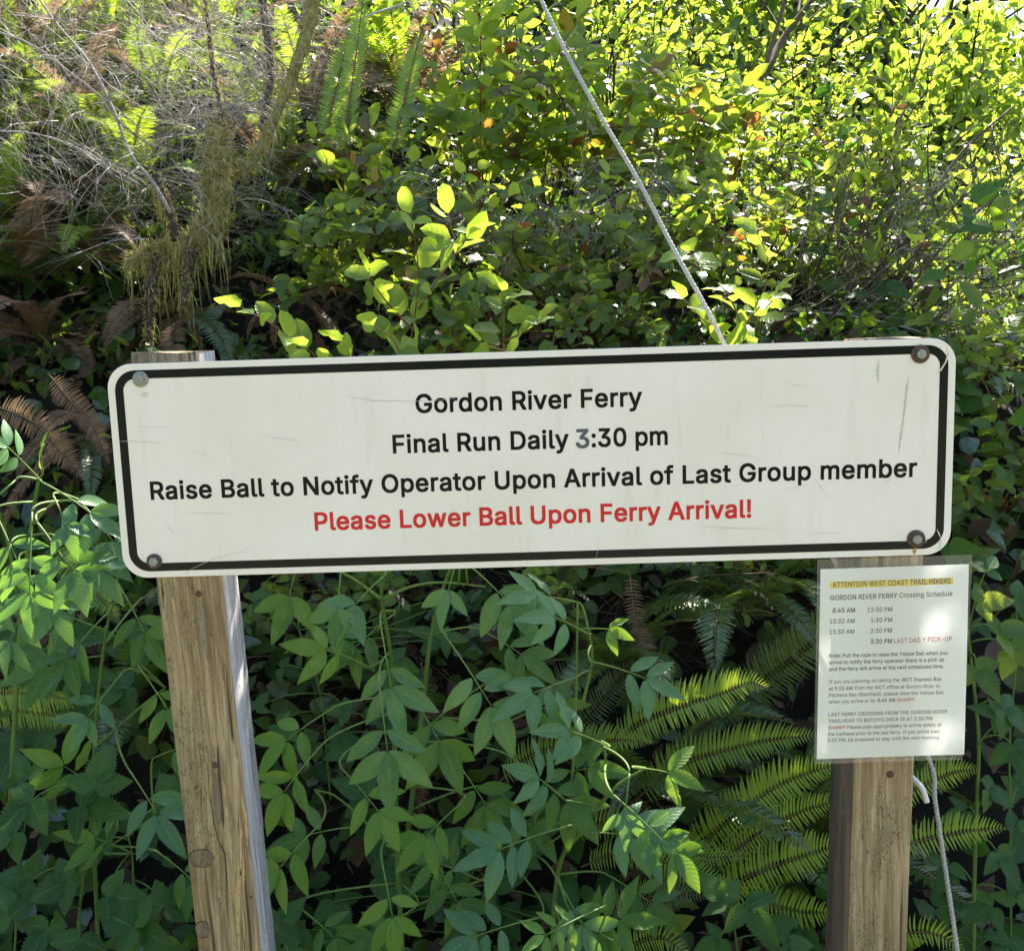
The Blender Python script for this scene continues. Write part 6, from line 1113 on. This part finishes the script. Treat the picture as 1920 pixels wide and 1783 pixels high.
berry('salmonberry stems with bright sunlit leaves to the right of the paper notice', (1830, 1900), .5,
  [([(1828, 1900), (1826, 1700), (1832, 1500), (1835, 1380), (1822, 1250), (1815, 1180)], (.5, .3), .0045), ([(1832, 1400), (1860, 1365), (1900, 1360)], (.38, .34), .002), ([(1895, 1800), (1895, 1600), (1893, 1400), (1905, 1250)], (.55, .4), .003)],
  [((1835, 1130), .26, 10, .75, 'light'), ((1870, 1190), .28, 30, .9, 'light'), ((1900, 1220), .28, -40, 1.0, 'light'), ((1830, 1250), .26, -60, .85, 'light'), ((1850, 1070), .3, 60, .6), ((1880, 1330), .3, -30, 1.0), ((1900, 1400), .34, -70, 1.0), ((1870, 1340), .34, 160, .7), ((1850, 1480), .4, -20, .8), ((1870, 1600), .4, -60, .95), ((1900, 1560), .42, 20, .9), ((1860, 1700), .45, 200, .9), ((1905, 1690), .4, 90, .9), ((1780, 1620), .5, 240, .8), ((1810, 1520), .46, 200, .7), ((1890, 1760), .45, 250, .9), ((1760, 1700), .5, 20, .8), ((1800, 1760), .5, -30, .8), ((1910, 1480), .5, 60, .8), ((1905, 1120), .4, 0, .9)], .07)
berry('broad leaved salmonberry sprig under the fern fronds near the right post foot', (1400, 1900), .5, [([(1400, 1900), (1380, 1760), (1370, 1690)], (.5, .38), .003)],
  [((1360, 1690), .36, 120, .9), ((1400, 1700), .34, -50, 1.1), ((1430, 1740), .4, 20, .9), ((1350, 1760), .4, 200, .8), ((1470, 1770), .42, 10, .8)], .075)
berry('shaded salmonberry bush behind the foot of the elder bush', (860, 1950), .85, [([(860, 1950), (850, 1750), (900, 1600)], (.9, .75), .003)],
  [((rnd.uniform(560, 1100), rnd.uniform(1480, 1790)), rnd.uniform(.6, .8), rnd.uniform(0, 360), rnd.uniform(.7, 1.1)) for _ in range(26)], .08)
berry('shaded salmonberry bush behind the sign between the two posts', (620, 1500), 1.0, [([(620, 1500), (600, 1300), (560, 1180)], (1.0, .85), .003)],
  [((rnd.uniform(470, 900), rnd.uniform(1100, 1420)), rnd.uniform(.75, .95), rnd.uniform(0, 360), rnd.uniform(.6, .9)) for _ in range(22)], .075)

# ================================================================== salal and other broad leaved shrubs
SM = [('salal', .86), ('salal_spot', .11), ('salal_red', .03)]
SMB = [('salal_new', .38), ('salal', .48), ('salal_spot', .10), ('salal_red', .04)]
SB = [('salal', .68), ('salal_new', .26), ('salal_spot', .06)]; SBR = [('salal_new', .8), ('salal', .2)]
def sprig(label, stems, size, leaves_gap=.028, mats=SB, base=None):
    root = empty('salal_shrub', base or at(*stems[0][0][0], stems[0][1][0]), label, 'shrub'); S = Sink(root, True); st = Acc()
    for L, y, t0 in stems: leafy_stem(S, st, catmull(px3(L, y), 4), .0028, 'salal', mats, size, leaves_gap, t0, .8)
    link('stem', st.mesh('stem', MAT['stem_red']), root); S.done()
sprig('salal shoot with glowing yellow green leaves just above the left part of the sign', [([(640, 720), (570, 660), (520, 615), (450, 575)], (.55, .38), .35), ([(640, 730), (600, 680), (575, 650)], (.5, .42), .3), ([(680, 740), (670, 680), (640, 640)], (.55, .5), .3)], .074, .028, SBR)
sprig('salal shoot with large lit leaves rising above the sign left of centre', [([(750, 760), (770, 640), (785, 520), (770, 400)], (.75, .5), .22), ([(785, 580), (830, 510), (880, 440)], (.6, .48), .1), ([(775, 620), (720, 560), (690, 510)], (.6, .5), .2), ([(760, 700), (740, 640), (700, 610)], (.6, .5), .2), ([(790, 560), (850, 480), (840, 400)], (.65, .52), .2)], .074, .028, SBR)
sprig('salal sprig of upright leaves on the sign top edge near the centre', [([(960, 760), (945, 660), (945, 580), (940, 545)], (.7, .52), .4), ([(945, 640), (990, 620), (1010, 600)], (.6, .5), .3), ([(950, 660), (900, 640)], (.6, .55), .3)], .070, .028, SBR)
sprig('salal sprig with yellow green leaves where the rope reaches the sign', [([(1440, 760), (1400, 640), (1370, 560), (1330, 500), (1300, 470)], (.75, .5), .25), ([(1390, 620), (1420, 580), (1450, 555)], (.6, .5), .2), ([(1400, 660), (1330, 610), (1280, 560)], (.7, .6), .2), ([(1410, 640), (1440, 500), (1420, 440)], (.8, .7), .2)], .072, .026, SBR)
SAL = [  # base px, region, y range, stems, leaf size, gap, twigs, mats, label
 ((620, 560), (520, 360, 760, 600), (1.15, 1.5), 9, .074, .042, 2, SB, 0, 'low salal shrub in the shade between the stump and the centre shoots'),
 ((760, 420), (640, 270, 860, 430), (1.4, 1.75), 8, .074, .042, 3, SM, 1, 'salal shrub below the tall upright fern fronds'),
 ((920, 330), (810, 60, 960, 300), (1.6, 2.15), 11, .098, .046, 3, SMB, 2, 'leafy salal shrub left of the upper rope beside the dead fern'),
 ((1060, 330), (940, 40, 1110, 320), (1.6, 2.15), 12, .098, .046, 3, SMB, 3, 'tall salal shrub with yellow leaves behind the upper part of the rope'),
 ((1190, 400), (1060, 100, 1260, 380), (1.6, 2.15), 12, .098, .046, 3, SMB, 3, 'salal shrub with pink flower bells right behind the middle of the rope'),
 ((1320, 430), (1240, 120, 1400, 400), (1.6, 2.15), 11, .098, .046, 3, SMB, 2, 'salal shrub right of the rope under the dark boughs'),
 ((1020, 540), (900, 400, 1160, 600), (1.15, 1.5), 10, .068, .042, 3, SM, 1, 'scrubby salal shrub tangled with dry brush above the sign centre'),
 ((1240, 560), (1130, 400, 1330, 620), (1.15, 1.5), 10, .068, .042, 3, SM, 2, 'salal shrub behind the lower rope just above the sign'),
 ((1400, 540), (1290, 370, 1460, 560), (1.2, 1.6), 9, .058, .032, 3, SM, 2, 'salal shrub with pink flowers right of where the rope meets the sign'),
 ((830, 610), (700, 560, 960, 650), (1.0, 1.3), 9, .068, .042, 2, SB, 0, 'dark salal shrub immediately behind the top edge of the sign'),
 ((1100, 640), (980, 580, 1240, 650), (1.0, 1.25), 9, .050, .034, 2, SB, 0, 'dark salal shrub behind the top edge of the sign right of centre'),
 ((1640, 560), (1540, 330, 1760, 560), (1.5, 1.9), 7, .056, .05, 2, SM, 1, 'sparse salal shrub with wilting leaves in the dark thicket'),
 ((1610, 380), (1500, 180, 1700, 380), (1.7, 2.2), 10, .06, .034, 3, SM, 1, 'salal shrub with a bright leafy head above the dark thicket'),
 ((1860, 720), (1760, 560, 1940, 760), (1.1, 1.5), 8, .056, .04, 2, SB, 1, 'salal shrub at the right edge level with the sign top'),
 ((1870, 960), (1800, 760, 1960, 1000), (1.0, 1.4), 9, .056, .04, 2, SB, 2, 'shaded salal shrub beyond the right end of the sign'),
 ((640, 1120), (470, 1080, 760, 1250), (.9, 1.1), 8, .056, .04, 2, SB, 1, 'dark salal shrub under the left half of the sign'),
 ((1050, 1120), (960, 1060, 1220, 1180), (.9, 1.1), 7, .052, .04, 2, SB, 1, 'dark salal shrub under the right half of the sign'),
 ((1400, 1080), (1300, 1040, 1500, 1130), (.85, 1.05), 5, .05, .045, 2, SB, 2, 'salal shrub with white flower bells under the sign left of the notice'),
]
for base, reg, yr, ns, sz, gp, tw, ms, fl, lb in SAL:
    shrub('salal_shrub', lb, 'shrub', base, reg, yr, ns, 'salal', ms, sz, gp, twigs=tw, flowers=fl)
LT = [('light', .5), ('far', .5)]
HK = [
 ((1180, 130), (1050, -80, 1260, 130), (2.4, 3.0), 8, .072, .04, 'bright leafy bush at the top left of the dark boughs'),
 ((1320, 180), (1220, -60, 1400, 150), (2.6, 3.3), 8, .068, .04, 'yellow green bush at the top edge right of the rope'),
 ((1560, 190), (1430, -60, 1620, 190), (2.6, 3.4), 8, .066, .038, 'thin leaved bush at the top edge over the diagonal bough'),
 ((1700, 300), (1580, 60, 1780, 320), (2.3, 3.1), 9, .066, .036, 'sunlit thin leaved bush near the upper right above the thicket'),
 ((1830, 420), (1720, 270, 1920, 460), (2.2, 3.0), 9, .066, .036, 'green thin leaved bush along the right edge below the sky gap'),
 ((1890, 560), (1780, 420, 1960, 640), (2.0, 2.7), 8, .06, .038, 'small leaved green bush at the right edge above the sign level'),
 ((930, 60), (820, -100, 1040, 60), (2.4, 3.0), 11, .068, .04, 'yellow green bush at the top edge beside the dead ferns'),
 ((1500, 380), (1400, 220, 1560, 400), (2.1, 2.6), 10, .062, .04, 'bush of bright leaves behind the dark boughs right of the rope'),
 ((1920, 1080), (1850, 860, 1980, 1150), (1.4, 1.9), 10, .062, .04, 'shaded bush beyond the right end of the sign near the frame edge'),
]
for base, reg, yr, ns, sz, gp, lb in HK:
    shrub('leafy_bush', lb, 'bush', base, reg, yr, ns, 'light', LT if reg[0] < 1700 else [('far', .65), ('salal', .35)], sz, gp * 1.25, 'bark', twigs=4, twl=.34, r0=.006, t0=.42, nrm=Vector((.15, -.95, .45)))

# ================================================================== background trees
def tree(label, x, y, h, cr, n, ls, mats, tr=.08, name='leafy_tree', z0=None, crown_z=None, clumps=40, squash=.8, lean=(0, 0), seed=0):
    z = bank(x, y) if z0 is None else z0
    root = empty(name, (x, y, z), label, 'tree'); a = Acc()
    top = Vector((x + lean[0], y + lean[1], z + h)); b = Vector((x, y, z - .3)); tp = bez(b, b.lerp(top, .5) + rv(.15), top, 10)
    a.tube(tp, [tr * (1 - .8 * i / 10) for i in range(11)], 9)
    c = Vector((x + lean[0] * .7, y + lean[1] * .7, crown_z if crown_z else z + h * .62)); C = []
    for i in range(clumps):
        d = rv(1)
        while d.length > 1: d = rv(1)
        p = c + Vector((d.x * cr, d.y * cr, d.z * cr * squash)); C.append((p, rnd.uniform(.25, .55) * cr * .42))
        s = tp[rnd.randrange(4, 10)]; a.tube(bez(s, s.lerp(p, .5) + Vector((0, 0, -.05)) + rv(.08), p, 5), [tr * .25, tr * .2, tr * .15, tr * .1, tr * .07, tr * .04], 4)
    link('trunk', a.mesh('trunk', MAT['bark']), root)
    J = {}; k = n // clumps
    for p, r in C:
        q = nr.normal(size=(k, 3)) * r * .62 * np.array([1, 1, .7]) + np.array(p)
        for v in q:
            mt = 0 if rnd.random() < .6 else 1
            J.setdefault((rnd.randrange(2), mt % len(mats)), []).append(np.array(frame(v, rv(1) + Vector((0, 0, -.3)), Vector((0, -.3, .5)) + rv(1.2), ls * rnd.uniform(.7, 1.5))))
    f = Acc()
    for (i, mt), Ms in J.items(): f.tile(TP['far'][i], np.array(Ms), mt)
    link('crown', f.mesh('crown', [MAT[q] for q in mats]), root); return root
BT = [
 (-3.0, 8.5, 3.0, 1.6, 5000, .10, .13, 'leafy tree on the slope behind the top left corner'), (-.2, 8.2, 3.2, 1.6, 6000, .10, .14, 'dark leafy tree behind the tall upright fern fronds'),
 (1.2, 7.2, 3.2, 1.6, 7000, .095, .12, 'leafy tree behind the top centre beyond the rope'), (2.4, 6.2, 3.2, 1.5, 7000, .085, .10, 'bright leafy tree behind the upper right bushes'),
 (3.1, 8.2, 3.6, 1.4, 5500, .085, .10, 'finely leaved tree in the distance left of the sky gap'), (3.1, 4.4, 1.0, .8, 3500, .065, .05, 'low leafy tree at the right edge beneath the sky gap'),
 (5.2, 9.5, 1.6, 1.0, 2500, .09, .10, 'distant leafy tree below the sky gap at the right edge'), (9.3, 12.5, 7.0, 1.6, 3000, .09, .12, 'tall distant tree right of the sky gap'),
 (3.2, 6.2, 3.0, 1.4, 6000, .07, .08, 'round leafy tree behind the thicket at right'),
]
for x, y, h, cr, n, ls, tr_, lb in BT: tree(lb, x, y, h, cr, n, ls, ['far', 'light'], tr_, clumps=60, crown_z=bank(x, y) + h * .5, squash=.9)
for i, (x, y, h, cr) in enumerate([(-4.5, 11, 7, 1.9), (-1.6, 11.5, 8, 2.1), (1.0, 11, 7.5, 2.0), (3.0, 12, 7, 1.8), (-7.5, 12, 8, 2.2)]):
    tree('dark conifer in the forest behind the slope, %s from the left' % ['second', 'third', 'fourth', 'rightmost', 'first'][i], x, y, h, cr, 5000, .2, ['conifer', 'conifer'], .2, 'conifer_tree', clumps=60, crown_z=bank(x, y) + 2.0, squash=1.1)
# unseen alder, added to carry the bough that shades the lower plants
tree('tall alder added outside the view to carry the shading bough', 3.4, 2.6, 4.2, 1.0, 2000, .10, ['far', 'light'], .12, 'added_alder_tree', clumps=20)
def shade_canopy(label, cx, cy, cz, rx, ry, rz, n, ls, cl=30, holes=()):
    root = empty('shading_bough', (3.3, 2.6, 3.4), label, 'bough'); a = Acc(); C = []; main = bez(Vector((3.3, 2.6, 3.4)), Vector((cx + rx, cy, cz + .2)), Vector((cx - rx * .8, cy, cz)), 10)
    a.tube(main, [.05 * (1 - .07 * i) for i in range(11)], 7)
    for i in range(cl):
        p = Vector((cx + rnd.uniform(-rx, rx), cy + rnd.uniform(-ry, ry), cz + rnd.uniform(-rz, rz)))
        s = min(main, key=lambda q: (q - p).length); a.tube(bez(s, s.lerp(p, .5) + rv(.05), p, 4), [.012, .01, .008, .006, .004], 4); C.append(p)
    link('branch', a.mesh('branch', MAT['bark']), root); J = {}
    for i in range(n):
        p = rnd.choice(C) + Vector((nr.normal() * .17, nr.normal() * .17, nr.normal() * .08))
        if any((p.x - hx) ** 2 + (p.y - hy) ** 2 < hr * hr for hx, hy, hr in holes): continue
        J.setdefault(rnd.randrange(2), []).append(np.array(frame(p, rv(1) + Vector((0, 0, -.3)), Vector((0, 0, 1)) + rv(.7), ls * rnd.uniform(.7, 1.2))))
    f = Acc()
    for i, Ms in J.items(): f.tile(TP['far'][i], np.array(Ms), 0)
    link('foliage', f.mesh('foliage', [MAT['far']]), root)
# a point p in shade sends its sun line through p + SUN*k
def over(p, z): k = (z - p.z) / SUN.z; return p + SUN * k
h1 = over(at(60, 950, .2), 3.75); h2 = over(at(1200, 1500, .2), 3.7); h3 = over(at(1300, 1290, .6), 3.7); h4 = over(at(1870, 1200, .3), 3.7)  # gaps cut in the added bough to let sun onto chosen leaves
shade_canopy('leafy bough added out of view to shade the plants below the sign', 1.15, 2.62, 3.75, 1.35, .50, .20, 4700, .11, 100, [(h1.x, h1.y, .33), (h2.x, h2.y, .20), (h3.x, h3.y, .26), (h4.x, h4.y, .12)] + [(q.x, q.y, .16) for q in (over(at(520, 590, .42), 3.75), over(at(800, 480, .55), 3.75), over(at(960, 590, .52), 3.75), over(at(1390, 560, .55), 3.75))])

for i, (x, y, h, cr) in enumerate([(-5.5, -6.5, 5.0, 2.0), (-2.6, -8.0, 5.5, 2.2), (.4, -8.6, 5.0, 2.1), (3.2, -8.0, 4.2, 1.8), (-7, -2, 5, 2.0)]):
    tree(['leafy tree behind the photographer at the far left of the clearing', 'leafy tree behind the photographer left of the middle', 'leafy tree straight behind the photographer', 'leafy tree behind the photographer right of the middle', 'leafy tree standing outside the view on the left of the clearing'][i], x, y, h, cr, 4500, .16, ['far', 'light'], .12, clumps=50, crown_z=h * .5, squash=1.1)
